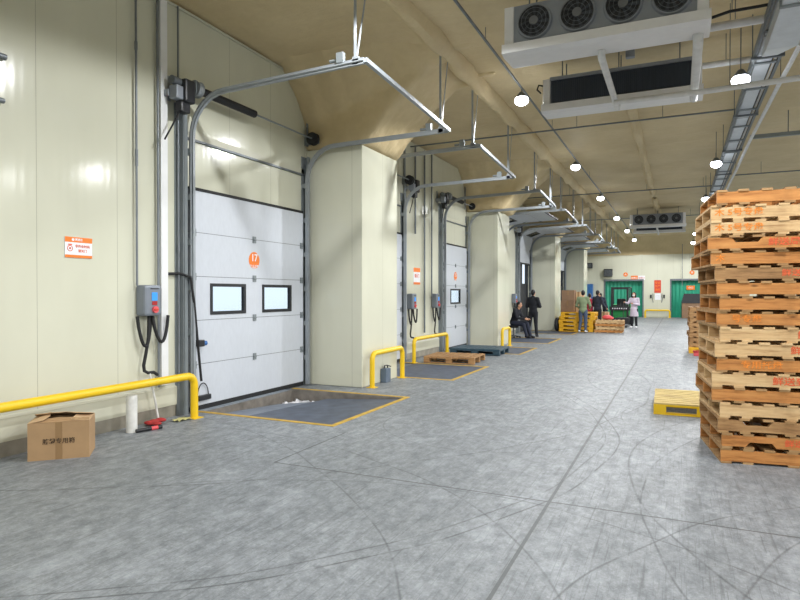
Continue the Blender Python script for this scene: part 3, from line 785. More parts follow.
# single pallet lying on the floor behind the stack: yellow painted stringers
d = thing('wooden_pallet', 'single pallet with yellow painted sides on the floor behind the tall stack', 'pallet', (-.29, 8.67, 0), R(1))
b = MB()
for k in range(9): b.box(.005, 1.16, .0+k*.148, .112+k*.148, .135, .155)
b.build('top_deck', M['wood_y'], d)
for y in (0, .6, 1.21):
    MB().box(0, 1.165, y, y+.1, .112, .1345).build('cross_board', M['yellow'], d); MB().box(0, 1.165, y, y+.1, 0, .02).build('base_board', M['yellow'], d)
    for x in (0, .52, 1.01): MB().box(x, x+.155, y, y+.1, .0205, .1115).build('block', M['yellow'], d)
# floor pallets in front of the one window door
def block_pallet(label, loc, rz, m, L, D, H, group=None, name='wooden_pallet', md=None):
    d = thing(name, label, 'pallet', loc, rz, group); tk = .02; md = md or m
    b = MB(); n = 7
    for k in range(n): w = L/n*.82; x = k*(L-w)/(n-1); b.box(x, x+w, 0, D, H-tk, H)
    b.build('top_deck', md, d)
    for y in (0, D/2-.05, D-.1):
        MB().box(0, L, y, y+.1, H-2*tk, H-tk).build('cross_board', m, d)
        for x in (0, L/2-.07, L-.14): MB().box(x, x+.14, y, y+.1, tk, H-2*tk).build('block', m, d)
        MB().box(0, L, y, y+.1, 0, tk).build('base_board', m, d)
    return d
block_pallet('weathered wooden pallet on the leveller in front of the teal pallet', (-5.35, 12.85, .008), R(4), M['wood_b'], 1.2, 1.1, .15)
def plastic_pallet(label, loc, rz, m, L, D, H, group=None):
    d = thing('plastic_pallet', label, 'pallet', loc, rz, group)
    b = MB(); n = 8
    b.bevbox(0, L, 0, D, H*.62, H, .012); b.build('deck', m, d)
    b = MB()
    for k in range(n):
        for j in range(5): b.box(.08+k*(L-.16)/n, .08+k*(L-.16)/n+.06, .1+j*(D-.2)/5, .1+j*(D-.2)/5+.12, H, H+.004)
    b.build('grip_pads', m, d)
    for y in (0, D/2-.06, D-.12):
        for x in (0, L/2-.09, L-.18): MB().bevbox(x, x+.18, y, y+.12, .03, H*.63, .01).build('block', m, d)
        MB().bevbox(0, L, y, y+.12, 0, .032, .006).build('skid', m, d)
    return d
plastic_pallet('dark teal plastic pallet lying flat behind the weathered wooden pallet', (-5.5, 15.02, .008), R(2), M['bluepal'], 1.34, 1.15, .16)

# yellow plastic pallet stack
YL = ['topmost', 'second from top', 'middle', 'second from bottom', 'bottommost']
for k in range(5):
    plastic_pallet(f'yellow plastic pallet, {YL[k]} of the stack beside the man in green', (-4.6+[.07, .05, -.02, 0, 0][k], 26.05, .008+(4-k)*.166), R(0), M['yelpal'], 1.4, 1.05, .16, 'yellow plastic pallets')
WL = ['topmost', 'second from top', 'second from bottom', 'bottommost']
for k in range(4):
    pallet(f'wooden pallet, {WL[k]} of the low stack between green man and woman', (-3.13+[.03, 0, .04, -.02][k], 26.0, (3-k)*.128), R([1, -1, 2, 0][k]), M['wood_o' if k % 2 else 'wood_p'], M['wood_p'], None, 1.08, .95, .126, 'low stack of wooden pallets')

def carton(label, loc, rz, w, dp, h, m, group=None, name='carton'):
    o = thing(name, label, 'box', loc, rz, group)
    MB().bevbox(-w/2, w/2, -dp/2, dp/2, 0, h, .006).build('carton_body', m, o)
    MB().box(-.03, .03, -dp/2-.002, dp/2+.002, h*.55, h+.002).build('tape_strip', M['tape'], o)
    return o
zt = 4*.166+.174
carton('lower brown carton on the yellow pallet stack', (-4.28, 26.5, zt), 0, .56, .5, .47, M['cardd'], 'cartons on the yellow pallets')
carton('upper brown carton on the yellow pallet stack', (-4.26, 26.5, zt+.472), 0, .54, .5, .45, M['cardd'], 'cartons on the yellow pallets')
carton('pale pinkish carton behind the brown ones on the yellow pallets', (-3.88, 26.75, zt), 0, .2, .4, .86, M['cardl'], 'cartons on the yellow pallets')
carton('small tan carton standing behind the low wooden pallet stack', (-3.0, 28.3, 0), 0, .4, .4, .8, M['cardl'])
d = thing('plastic_bag', 'coral red bag lying on the low wooden pallet stack', 'bag', (-2.72, 26.7, .513))
b = MB(); b.ell((0, 0, .1), .2, .16, .1, 14, 10); b.ell((.13, .02, .07), .14, .1, .07, 12, 8); b.build('bag_body', M['pink'], d)
b = MB(); b.tube([(-.05, 0, .19), (-.04, 0, .26), (.04, 0, .26), (.05, 0, .19)], .01, 8); b.build('bag_handle', M['pink'], d)

# stacked goods behind the tall pallet stack
for k in range(8):
    pallet(f'wooden pallet, {["bottommost","second from bottom","third from bottom","fourth from bottom","fourth from top","third from top","second from top","topmost"][k]} of the stack behind the tall near one', (.28+.02*(k % 2), 18, .02+.145+k*.135), R(1+(k % 3)), M['wood_b'], M['wood_b'], None, 1.1, 1.0, .133, 'pallets of the hidden rear stack')
plastic_pallet('yellow plastic pallet under the rear wooden pallet stack', (.27, 17.95, 0), 0, M['yelpal'], 1.2, 1.1, .16)
d = thing('toy_bin', 'small coral red tray on the floor before the rear pallet stack', 'tray', (.47, 17.3, 0))
MB().bevbox(-.1, .1, -.1, .1, 0, .1, .02).build('tray_body', M['pink'], d); MB().bevbox(-.115, .115, -.115, .115, .1, .13, .008).build('tray_rim', M['redrag'], d)
d = thing('covered_goods', 'goods under a black cover in the right green doorway', 'goods', (.95, 44.0, 0))
MB().bevbox(-.72, .75, -.3, .25, .0, 1.02, .02).build('carton_load', M['cardd'], d)
b = MB(); b.add(*[[(-.76, -.33, 1.0), (.78, -.33, 1.0), (.78, .28, 1.0), (-.76, .28, 1.0), (-.6, -.3, 1.62), (.7, -.3, 1.62), (.7, .2, 1.62), (-.6, .2, 1.62)], [(0,1,5,4), (1,2,6,5), (2,3,7,6), (3,0,4,7), (4,5,6,7), (3,2,1,0)]]); b.build('black_cover', M['black'], d)

# ------------------------------------------------------------------ far wall fittings
def plate_sign(name, label, cat, x0, x1, z0, z1, m, lines=(), tm='red', y=FARY):
    d = thing(name, label, cat, ((x0+x1)/2, y-.004, (z0+z1)/2)); w, h = x1-x0, z1-z0
    MB().box(-w/2, w/2, -.012, 0, -h/2, h/2).build('sign_board', M[m], d)
    for (st, sz, z) in lines: text('sign_lettering', st, sz, M[tm], d, (0, -.014, z), FY)
plate_sign('overhead_sign', 'left orange and white sign above the left green doorway', 'sign', -2.96, -2.52, 2.56, 2.86, 'orange', [('出货口', .13, .0)], 'signwhite')
plate_sign('overhead_sign', 'right orange and white sign above the left green doorway', 'sign', -2.49, -2.06, 2.56, 2.86, 'signwhite', [('出货口', .13, .0)], 'red')
plate_sign('red_poster', 'tall red poster on the end wall between the doorways', 'poster', -1.47, -1.05, 1.68, 2.54, 'red', [('安全', .17, .24), ('生产', .17, .02), ('通道', .15, -.22)], 'orange')
plate_sign('white_board', 'small white board under the red poster', 'board', -1.43, -1.07, 1.2, 1.64, 'signwhite', [('— — —', .06, .08), ('— — —', .06, -.02)], 'greyink')
plate_sign('curtain_sign', 'small orange sign on the right green doorway curtain', 'sign', .52, 1.02, 1.88, 2.16, 'orange', [('小心', .15, 0)], 'signwhite', FARY+.3)
for x, z, l in ((-3.31, 2.95, 'round orange sign above the left green doorway'), (.84, 3.03, 'round orange sign above the right green doorway')):
    d = thing('round_sign', l, 'sign', (x, FARY-.004, z)); MB().tube([(0, 0, 0), (0, -.015, 0)], .15, 24).build('sign_disc', M['orange'], d)
    text('sign_lettering', 'A' if x < 0 else 'B', .17, M['signwhite'], d, (0, -.017, 0), FY)
for sx, l in ((-1.68, 'black coiled hose bracket left of the small white board'), (-.86, 'black coiled hose bracket right of the small white board')):
    d = thing('hose_bracket', l, 'bracket', (sx, FARY-.001, 1.35)); s = 1 if sx < -1 else -1
    b = MB(); b.box(-.05, .05, -.05, 0, -.02, .2); b.build('bracket_body', M['black'], d)
    b = MB(); b.tube([(s*.12, -.04, .28), (s*.14, -.04, .1), (s*.1, -.04, -.1), (s*.15, -.04, -.33)], .022, 8); b.build('hose', M['steel'], d)
    b = MB(); b.tube([(s*-.02, -.06, -.05), (s*-.02, -.06, .2)], .035, 8); b.build('handle', M['black'], d)
for (x0, x1, z0, z1, l) in ((-4.72, -4.15, 2.82, 3.34, 'dark wall heater above the left corner of the left green doorway'), (-5.85, -5.5, 3.42, 3.8, 'dark wall heater high in the left corner of the end wall')):
    d = thing('wall_heater', l, 'heater', ((x0+x1)/2, FARY, (z0+z1)/2)); w, h = (x1-x0)/2, (z1-z0)/2
    MB().bevbox(-w, w, -.35, -.06, -h, h, .02).build('heater_case', M['black'], d)
    b = MB()
    for k in range(6): b.box(-w+.04, w-.04, -.365, -.35, -h+.05+k*(2*h-.1)/6, -h+.08+k*(2*h-.1)/6)
    b.build('grille', M['steel'], d)
    MB().box(-.04, .04, -.06, 0, -.1, .1).build('wall_bracket', M['steel'], d)
d = thing('blue_locker', 'tall blue locker against the end wall behind the people', 'locker', (-5.7, 44.1, 0))
MB().bevbox(-.25, .25, -.25, .25, 0, 2.3, .01).build('locker_body', M['bluepanel'], d); MB().box(-.22, .22, -.262, -.25, .06, 2.24).build('locker_door', M['bluepanel'], d)
MB().box(.12, .16, -.285, -.262, 1.0, 1.2).build('handle', M['black'], d)
tag(MB().tube([(.25, 43.9, 2.1), (.25, 43.9, 4.9)], .018, 8).build('pull_cord', M['steel']), 'thin grey drop pipe in front of the end wall', 'pipe')

# ------------------------------------------------------------------ lamps
LAMPY = [-7.0, -1.0, 5.62, 10.75, 17.0, 22.9, 29.3, 35.4, 41.5]
LXS = (-2.57, .82, 5.2, 9.4)
LN = {10.75: 'nearest', 17.0: 'second', 22.9: 'third', 29.3: 'fourth', 35.4: 'fifth', 41.5: 'sixth'}
POW = 365
for x in LXS:
    for y in LAMPY:
        row = 'the left lamp row over the dock side' if x == -2.57 else 'the lamp row beside the cable tray' if x == .82 else 'the middle hall row' if x == 5.2 else 'the right hall row'
        o = thing('bay_lamp', f'{LN.get(y, "overhead")} hanging round LED lamp of {row}' if y > 5 else f'round LED lamp of {row}, behind the viewer', 'lamp', (x, y-(.65 if x == .82 else 0), 4.75 if x == .82 else 5.1), 0, 'hanging LED lamps')
        b = MB(); b.tube([(0, 0, .13), (0, 0, .1), (0, 0, .05), (0, 0, .03)], [.04, .06, .1, .11], 24); b.build('lamp_housing', M['steel'], o)
        b = MB(); b.ell((0, 0, -.02), .125, .125, .09, 22, 12); b.build('lamp_lens', M['lens'], o)
        b = MB(); b.tube([(0, 0, .13), (0, 0, .76 if x == .82 else .19 if x == -2.57 else .42)], .008, 6); b.build('hanger_rod', M['steel'], o)
        li = bpy.data.lights.new('lamp_light', 'SPOT'); li.energy = POW; li.spot_size = R(166); li.spot_blend = .18; li.shadow_soft_size = .06; li.color = (.97, .985, 1)
        lo = bpy.data.objects.new('lamp_light', li); COL.objects.link(lo); lo.parent = o; lo.location = (0, 0, -.18)

def longpipe(name, pts, r, m, label, cat, hang=(), top=CEIL, hr=.006):
    p0 = Vector(pts[0]); d = thing(name, label, cat, p0)
    MB().tube([Vector(p)-p0 for p in pts], r, 10).build('pipe_run', M[m], d)
    for h in hang:
        h = Vector(h); MB().tube([h-p0, Vector((h.x, h.y, top))-p0], hr, 6).build('hanger_rod', M['steel'], d)
    return d
longpipe('lighting_conduit', [(-2.57, -9, 5.31), (-2.57, 43.4, 5.31)], .02, 'steel', 'long grey conduit carrying the left lamp row', 'conduit', [(-2.57, y+2.9, 5.31) for y in LAMPY[:-1]])
longpipe('sprinkler_pipe', [(-5.95, 13.45, 5.2), (-3.5, 13.42, 5.2), (-1.5, 13.4, 5.2), (1.0, 13.4, 5.2)], .017, 'steel', 'thin pipe crossing the ceiling just behind the near coolers', 'pipe', [(-2.0, 13.4, 5.2), (-.3, 13.4, 5.2)])
longpipe('sprinkler_pipe', [(-5.9, 22.5, 5.2), (-2, 22.5, 5.2), (1.0, 22.5, 5.2), (1.3, 22.5, 5.12)], .018, 'steel', 'thin pipe crossing the ceiling halfway to the far cooler', 'pipe', [(-3.6, 22.5, 5.2), (-1, 22.5, 5.2), (.75, 22.5, 5.2)])
longpipe('sprinkler_pipe', [(1.5, 20.5, 5.15), (8, 20.5, 5.15)], .018, 'steel', 'thin pipe crossing the ceiling right of the cable tray', 'pipe', [(2.2, 20.5, 5.15), (5, 20.5, 5.15)])
longpipe('sprinkler_pipe', [(-5.9, 30.5, 5.2), (1.4, 30.5, 5.2)], .018, 'steel', 'thin pipe crossing the ceiling in front of the far cooler', 'pipe', [(-3, 30.5, 5.2), (.5, 30.5, 5.2)])
d = thing('strut_beam', 'grey strut crossing the ceiling right of the tray above the pallet stack', 'strut', (1.4, 15.0, 4.95))
MB().box(0, 7, -.04, .04, 0, .08).build('channel', M['galvd'], d)
for q in (.7, 3.5): MB().tube([(q, 0, .08), (q, 0, .6)], .01, 6).build('hanger_rod', M['steel'], d)

# ------------------------------------------------------------------ cable tray
d = thing('cable_tray', 'galvanised cable tray hanging along the ceiling right of centre', 'cable tray', (.95, -6, 4.9)); L = 48
for x in (0, .34): MB().box(x-.008, x+.008, 0, L, 0, .1).box(min(x, x+(.03 if x == 0 else -.03)), max(x, x+(.03 if x == 0 else -.03)), 0, L, 0, .006).build('side_rail', M['galvd'], d)
for k in range(40): MB().box(.01, .33, .4+k*1.2, .46+k*1.2, .0, .02).build('rung', M['galvd'], d)
for k in range(16): 
    for x in (-.02, .36): MB().tube([(x, .7+k*3, -.03), (x, .7+k*3, .6)], .008, 6).build('hanger_rod', M['steel'], d)
    MB().bar((-.04, .7+k*3, -.02), (.365, .7+k*3, -.02), .04, .035).build('support_strut', M['steel'], d)
d = thing('sheet_duct', 'flat galvanised cable trunking lying inside the ceiling cable tray', 'trunking', (.99, -6, 4.922))
MB().box(.01, .2, 0, 46, 0, .07).build('duct_body', M['duct'], d)
for k in range(22): MB().box(.005, .205, 1+k*2.0, 1.04+k*2.0, -.001, .074).build('joint_band', M['galvd'], d)
rs = random.Random(3)
for j, (x, m, l) in enumerate(((.225, 'black', 'black cable lying in the ceiling tray beside the trunking'), (.26, 'insul', 'white cable lying in the ceiling tray near its right rail'), (.295, 'black', 'black cable lying against the right rail of the ceiling tray'))):
    tag(MB().tube([(.98+x+rs.uniform(-.005, .005), -6+k, 4.94+rs.uniform(0, .01)) for k in range(46)], .014, 6).build('cable', M[m]), l, 'cable')
# offset trunking dropping at the near end of the tray
d = thing('offset_duct', 'bent galvanised duct at the near top right below the cable tray', 'duct', (1.0, 6, 4.7))
MB().box(0, .34, -9, 2.9, 0, .16).build('duct_body', M['duct'], d)
b = MB(); vs = [(0, 2.9, 0), (.34, 2.9, 0), (.34, 2.9, .16), (0, 2.9, .16), (.02, 3.5, .12), (.2, 3.5, .12), (.2, 3.5, .185), (.02, 3.5, .185)]
b.add(vs, [(0,1,5,4), (1,2,6,5), (2,3,7,6), (3,0,4,7), (4,5,6,7), (3,2,1,0)]); b.build('duct_reducer', M['duct'], d)
MB().box(-.02, .36, 1.6, 1.65, -.02, .175).build('joint_flange', M['galvd'], d)
cp = [(1.42, 9.2), (1.42, 9.95), (1.41, 10.8), (1.39, 11.8), (1.38, 13.2), (1.37, 14.5), (1.36, 16), (1.37, 18), (1.36, 20), (1.37, 23), (1.36, 27)]
longpipe('white_conduit', [(x-.0, y, 4.84+.015*math.sin(y*1.9)) for x, y in cp], .032, 'insul', 'wavy white pipe clipped along the right of the cable tray', 'pipe', [(1.41, 10.8, 4.86), (1.36, 18, 4.86)])

# ------------------------------------------------------------------ unit coolers
def cooler(x0, x1, y, z, fans, label, dp=.62, hh=.58):
    d = thing('unit_cooler', label, 'cooler', ((x0+x1)/2, y, z), 0, 'ceiling unit coolers'); w = (x1-x0)/2
    b = MB()
    b.box(-w+.12, w-.12, .04, dp, .1, hh); b.build('housing', M['coolg'], d)
    for sg in (-1, 1): MB().bevbox(min(sg*w, sg*(w-.12)), max(sg*w, sg*(w-.12)), .02, dp, .09, hh, .01).build('end_cap', M['coolw'], d)
    # drip tray: sloping pan
    MB().prism([(-.02, .09), (.0, .1), (dp+.04, .1), (dp+.04, .06), (dp*.55, -.02), (dp*.45, -.02), (-.02, .03)] if False else [(-.03, .1), (dp+.03, .1), (dp+.03, .04), (dp-.1, 0), (.08, -.03), (-.03, -.01)], 'x', -w-.02, w+.02).build('drip_tray', M['coolw'], d)
    if fans:
        n = 4; sp = (2*w-.24)/n
        for k in range(n):
            cx = -w+.12+sp*(k+.5); cz = .1+(hh-.1)/2; r = .19
            g = MB(); g.tube([(cx, .045, cz), (cx, .0, cz)], [r+.03, r+.015], 28)
            ring = g.build('fan_shroud', M['coolg'], d)
            g = MB(); g.tube([(cx, .0, cz), (cx, -.003, cz)], r, 28); g.build('fan_opening', M['fan'], ring)
            g = MB()
            for q in range(11):
                a = 2*PI*q/11
                p = [(cx+math.cos(a+t)*rr, -.006-.01*s_, cz+math.sin(a+t)*rr) for (t, rr, s_) in ((0, .05, 0), (.32, r*.93, 0), (.55, r*.93, 1), (.3, .05, 1))]
                g.add(p+[(u, v_-.002, w_) for u, v_, w_ in p], [(0,1,2,3), (7,6,5,4), (0,4,5,1), (1,5,6,2), (2,6,7,3), (3,7,4,0)])
            g.build('fan_blades', M['blade'], ring)
            g = MB(); g.tube([(cx, -.003, cz), (cx, -.03, cz)], .055, 18); g.build('fan_hub', M['fanhub'], ring)
            g = MB()
            for rr in (r*.55, r*.8, r): g.tube([(cx+rr*math.cos(t), -.024, cz+rr*math.sin(t)) for t in [2*PI*q/24 for q in range(25)]], .0025, 4)
            g.build('fan_guard', M['steel'], ring)
    else:
        b = MB(); b.box(-w+.14, w-.14, .0, .04, .12, hh-.05)
        for k in range(70):
            x = -w+.15+k*(2*w-.31)/69; b.box(x, x+.008, -.012, .0, .12, hh-.05)
        b.build('coil_fins', M['coil'], d)
        MB().bar((-w+.12, .0, hh-.02), (w-.12, .0, hh-.02), .06, .05).build('top_rail', M['coolg'], d)
        b = MB(); b.tube([(-w+.02, .05, hh-.1), (-w-.07, .02, hh-.08), (-w-.09, .0, hh-.16), (-w-.03, .02, hh-.22)], .014, 8); b.build('loop_lead', M['rubber'], d)
    for sx in (-w+.3, 0, w-.3):
        for sy in (.1, dp-.1): MB().tube([(sx, sy, hh), (sx, sy, CEIL-z)], .01, 6).build('hanger_rod', M['steel'], d)
    MB().box(-w-.004, -w, .2, .32, .33, .38).build('end_handle', M['black'], d)
    return d
cooler(-2.0, .3, 7.42, 4.62, True, 'nearest ceiling cooler with four dark fans')
cooler(-2.03, .31, 9.95, 4.6, False, 'second ceiling cooler showing dark coil fins behind the fan one', dp=.6, hh=.52)
cooler(-2.0, .3, 29.2, 4.62, True, 'far ceiling cooler with four small fans')
cooler(-2.0, .3, 31.7, 4.6, False, 'far coil side cooler behind the four small fans', dp=.6, hh=.52)
def drain(xa, ya, yb, z0, z1, label, r=.045):
    d = thing('drain_pipe', label, 'pipe', (xa, ya, z0)); dy = yb-ya
    MB().tube([(0, 0, .08), (0, 0, 0), (0, .04, -.02), (0, dy, z1-z0), (0, dy+.03, z1-z0+.06)], r, 12).build('pipe_run', M['insul'], d)
    return d
drain(-.87, 7.8, 9.95, 4.54, 4.5, 'white insulated drain pipe joining the two near coolers at mid width')
drain(.2, 7.8, 9.95, 4.54, 4.5, 'white insulated drain pipe joining the right ends of near coolers', .055)
longpipe('drain_pipe', [(-.86, 9.3, 4.4), (.3, 9.22, 4.37), (1.5, 9.15, 4.37)], .038, 'insul', 'long white drain pipe crossing below the near cable tray', 'pipe', [(.62, 9.2, 4.37)])
drain(-.87, 29.6, 31.72, 4.57, 4.5, 'white drain pipe under the far ceiling cooler')
for (pts, r, m, l) in [([(.32, 7.6, 5.05), (.75, 7.65, 5.05), (1.0, 7.65, 5.05)], .04, 'insul', 'upper white refrigerant pipe from the nearest cooler to the tray'),
                       ([(.32, 8.6, 4.98), (.95, 8.6, 4.98)], .05, 'insul', 'thick white refrigerant pipe behind the nearest cooler'),
                       ([(.3, 7.85, 5.1), (.6, 7.9, 5.16), (.95, 7.9, 5.16)], .018, 'steel', 'thin dark refrigerant pipe from the nearest cooler'),
                       ([(.2, 8.3, 4.95), (.55, 8.25, 5.0), (.95, 8.25, 5.0)], .018, 'rubber', 'thin black refrigerant pipe behind the nearest cooler'),
                       ([(.32, 10.2, 5.05), (.95, 10.2, 5.05)], .045, 'insul', 'white refrigerant pipe from the coil cooler to the tray')]:
    longpipe('refrigerant_pipe', pts, r, m, l, 'pipe', [((pts[0][0]+pts[-1][0])/2, pts[-1][1], pts[-1][2])])
d = thing('junction_box', 'small grey junction box hanging between the two near coolers', 'junction box', (-.62, 9.0, 4.9))
MB().bevbox(-.06, .06, -.04, .04, 0, .16, .01).build('box_case', M['coolg'], d); MB().tube([(0, 0, .16), (0, 0, .6)], .01, 6).build('hanger_rod', M['steel'], d)

# ------------------------------------------------------------------ people
def person(label, loc, rz, P, top, legs, hairst, shoe='shoe', topname='jacket', coat=False, scale=1.):
    root = thing('person', label, 'person', loc, rz); root.scale = (scale,)*3
    V = {k: Vector(v) for k, v in P.items() if k not in ('mask',)}
    pel, ch, nk, hd = V['pelvis'], V['chest'], V['neck'], V['head']
    def torso(b, e):
        ax = (nk-pel).normalized(); M3 = Vector((0, 0, 1)).rotation_difference(ax).to_matrix()
        b.ell(pel+ax*.02, .155+e, .115+e, .15+e, 16, 10, M3); mid = (pel+ch)/2
        b.ell(mid, .145+e, .105+e, .2+e, 16, 10, M3); b.ell(ch, .17+e, .115+e, .21+e, 16, 10, M3)
        sh = (V['shL']+V['shR'])/2; b.bone(V['shL'], .06+e, V['shR'], .06+e)
    def arms(b, e, hands):
        for s in 'LR':
            sh, el, wr = V['sh'+s], V['el'+s], V['wr'+s]
            b.bone(sh, .056+e, el, .042+e); b.bone(el, .042+e, wr, .028+e)
            if hands:
                d = (wr-el).normalized(); d = (d+Vector((0, -.25, 0))).normalized()
                side = d.cross(Vector((0, 1, 0))); side = side.normalized() if side.length > .1 else Vector((1, 0, 0)); nrm = d.cross(side)
                b.bone(wr, .027, wr+d*.085, .03)
                for q, ln in enumerate((.07, .08, .075, .058)):
                    o = wr+d*.085+side*(.027-.018*q); m_ = o+d*ln*.55; b.bone(o, .0095, m_, .009, 8); b.bone(m_, .009, m_+(d*.8+nrm*.6).normalized()*ln*.45, .008, 8)
                t0 = wr+d*.035+side*.025; b.bone(t0, .011, t0+(d*.6+side*.7).normalized()*.055, .0095, 8)
    def leg(b, e, foot):
        for s in 'LR':
            hp, kn, an, to = V['hip'+s], V['kn'+s], V['an'+s], V['to'+s]
            b.bone(hp, .085+e, kn, .055+e); b.bone(kn, .055+e, an, .038+e)
            if foot: b.bone(an-Vector((0, 0, .03)), .036, to, .03)
    b = MB(); torso(b, 0); arms(b, 0, True); leg(b, 0, True)
    b.bone(nk-Vector((0, 0, .04)), .06, hd-Vector((0, 0, .06)), .05)
    b.ell(hd, .074, .092, .115, 18, 14); b.ell(hd+Vector((0, -.012, -.06)), .056, .07, .06, 14, 10)
    F = Vector(P.get('face', (0, -1, 0))); F.normalize(); sd = F.cross(Vector((0, 0, 1)))
    b.bone(hd+F*.088+Vector((0, 0, .01)), .009, hd+F*.104-Vector((0, 0, .028)), .014, 8)
    for q in (-1, 1): b.ell(hd+sd*q*.076-Vector((0, 0, .015)), .014, .02, .032, 8, 8)
    baked(b.build('raw', M['skin']), [('REMESH', {'mode': 'VOXEL', 'voxel_size': .011}), ('SMOOTH', {'factor': .5, 'iterations': 3})], 'body', M['skin'], root)
    b = MB(); torso(b, .016); arms(b, .014, False)
    if coat:
        b.tube([pel+Vector((0, 0, .05)), pel-Vector((0, 0, .15)), pel-Vector((0, 0, .36))], [.165, .185, .21], 20)
    if topname == 'jacket': b.bone(nk-Vector((0, .0, .05)), .075, nk+Vector((0, 0, .0)), .066)
    baked(b.build('raw', M[top]), [('REMESH', {'mode': 'VOXEL', 'voxel_size': .016}), ('SMOOTH', {'factor': .5, 'iterations': 3})], topname, M[top], root)
    b = MB(); leg(b, .016, False); b.ell(pel, .16, .12, .13, 16, 10)
    baked(b.build('raw', M[legs]), [('REMESH', {'mode': 'VOXEL', 'voxel_size': .016}), ('SMOOTH', {'factor': .5, 'iterations': 3})], 'trousers', M[legs], root)
    for s in 'LR':
        b = MB(); an, to = V['an'+s], V['to'+s]; b.bone(an-Vector((0, 0, .035)), .047, to, .04); b.ell(an-(to-an)*.2-Vector((0, 0, .04)), .042, .05, .04)
        baked(b.build('raw', M[shoe]), [('REMESH', {'mode': 'VOXEL', 'voxel_size': .012})], 'shoe', M[shoe], root)
    b = MB()
    b.ell(hd+Vector((0, .0, .03))-F*.018, .084, .094, .1, 18, 12)
    if hairst == 'bob':
        b.ell(hd-F*.045-Vector((0, 0, .06)), .105, .075, .14, 16, 10)
        for q in (-1, 1): b.ell(hd+sd*q*.075-F*.01-Vector((0, 0, .05)), .035, .055, .13, 12, 8)
    else: b.ell(hd-F*.04-Vector((0, 0, .02)), .078, .06, .075, 14, 8)
    baked(b.build('raw', M['hair']), [('REMESH', {'mode': 'VOXEL', 'voxel_size': .012})], 'hair', M['hair'], root)
    for q in (-1, 1):
        MB().ell(hd+F*.084+sd*q*.032+Vector((0, 0, .012)), .013, .012, .008, 10, 6).build('eye', M['black'], root)
    if P.get('mask'):
        MB().ell(hd+F*.062-Vector((0, 0, .045)), .056, .056, .05, 14, 10).build('face_mask', M['cwhite'], root)
    else: MB().ell(hd+F*.086-Vector((0, 0, .062)), .024, .008, .007, 10, 6).build('mouth', M['redrag'], root)
    return root
ST = dict(pelvis=(0, 0, .93), chest=(0, .01, 1.28), neck=(0, .015, 1.5), head=(0, -.01, 1.64), shL=(.18, .02, 1.42), shR=(-.18, .02, 1.42), elL=(.25, .05, 1.14), elR=(-.25, .05, 1.14),
          wrL=(.24, -.08, .92), wrR=(-.24, -.08, .92), hipL=(.09, 0, .9), hipR=(-.09, 0, .9), knL=(.1, -.02, .5), knR=(-.1, -.02, .5), anL=(.11, .02, .1), anR=(-.11, .02, .1), toL=(.13, -.13, .045), toR=(-.13, -.13, .045))
def pose(**k): q = dict(ST); q.update(k); return q
# man in black, seen from behind, arms folded
person('standing person in black jacket and trousers seen from behind, arms folded', (-4.88, 22.3, 0), R(168), pose(elL=(.27, -.02, 1.13), elR=(-.27, -.02, 1.13), wrL=(-.02, -.2, 1.18), wrR=(.04, -.22, 1.14), anL=(.2, .05, .1), toL=(.24, -.1, .045), knL=(.15, -.01, .5), anR=(-.14, .0, .1)), 'cblack', 'cblack', 'short')
# seated man, facing right
person('seated person in dark clothes leaning forward on a black stool', (-5.36, 21.7, 0), R(78), pose(pelvis=(0, .12, .56), chest=(0, .02, .86), neck=(0, -.06, 1.06), head=(0, -.12, 1.2), shL=(.18, -.02, 1.0), shR=(-.18, -.02, 1.0),
       elL=(.23, -.12, .74), elR=(-.23, -.12, .74), wrL=(.12, -.36, .7), wrR=(-.1, -.36, .7), hipL=(.09, .08, .54), hipR=(-.09, .08, .54), knL=(.13, -.36, .52), knR=(-.12, -.34, .5), anL=(.12, -.5, .1), anR=(-.12, -.46, .1), toL=(.13, -.64, .045), toR=(-.13, -.6, .045)), 'cblack', 'cnavy', 'short')
d = thing('stool', 'black stool under the seated person beside the second pier', 'stool', (-5.47, 21.72, 0))
b = MB(); b.tube([(0, 0, .36), (0, 0, .38), (0, 0, .43), (0, 0, .45)], [.15, .18, .18, .16], 20); b.build('seat', M['rubber'], d)
MB().tube([(0, 0, .06), (0, 0, .37)], .03, 10).build('column', M['steel'], d)
for k in range(5): a = 2*PI*k/5; MB().bar((0, 0, .07), (.24*math.cos(a), .24*math.sin(a), .05), .04, .03).tube([(.24*math.cos(a), .24*math.sin(a)-.015, .03), (.24*math.cos(a), .24*math.sin(a)+.015, .03)], .03, 10).build('leg', M['black'], d)
# man in green at the pallets, from behind
person('person in sage green top and jeans seen from behind at the yellow pallets', (-3.56, 25.7, 0), R(176), pose(wrL=(.2, -.3, 1.0), wrR=(-.2, -.3, 1.0), elL=(.28, -.02, 1.12), elR=(-.28, -.02, 1.12), head=(0, -.02, 1.63), anL=(.15, .02, .1), toL=(.17, -.13, .045)), 'cgreen', 'cjean', 'short', 'cwhite', 'sweater')
# person in dark jacket behind, bending to the right, and one in crimson
person('person in dark navy jacket with back turned, right of the green top', (-3.2, 27.6, 0), R(150), pose(wrL=(.3, -.3, .95), wrR=(-.22, -.28, .98), elR=(-.28, -.02, 1.12), elL=(.3, -.08, 1.12)), 'cnavy', 'cblack', 'short')
person('person in crimson top half hidden between green and navy people', (-3.62, 28.2, 0), R(185), pose(), 'cred', 'cblack', 'short', 'shoe', 'sweater', False, .93)
# forklift operator stooping
person('person in dark jacket stooping beside the forklift', (-3.3, 31.6, 0), R(-60), pose(chest=(0, -.1, 1.24), neck=(0, -.2, 1.42), head=(0, -.29, 1.53), shL=(.18, -.14, 1.36), shR=(-.18, -.14, 1.36), elL=(.24, -.3, 1.12), elR=(-.24, -.3, 1.12), wrL=(.16, -.52, 1.05), wrR=(-.16, -.52, 1.05), mask=1), 'cnavy', 'cblack', 'short')
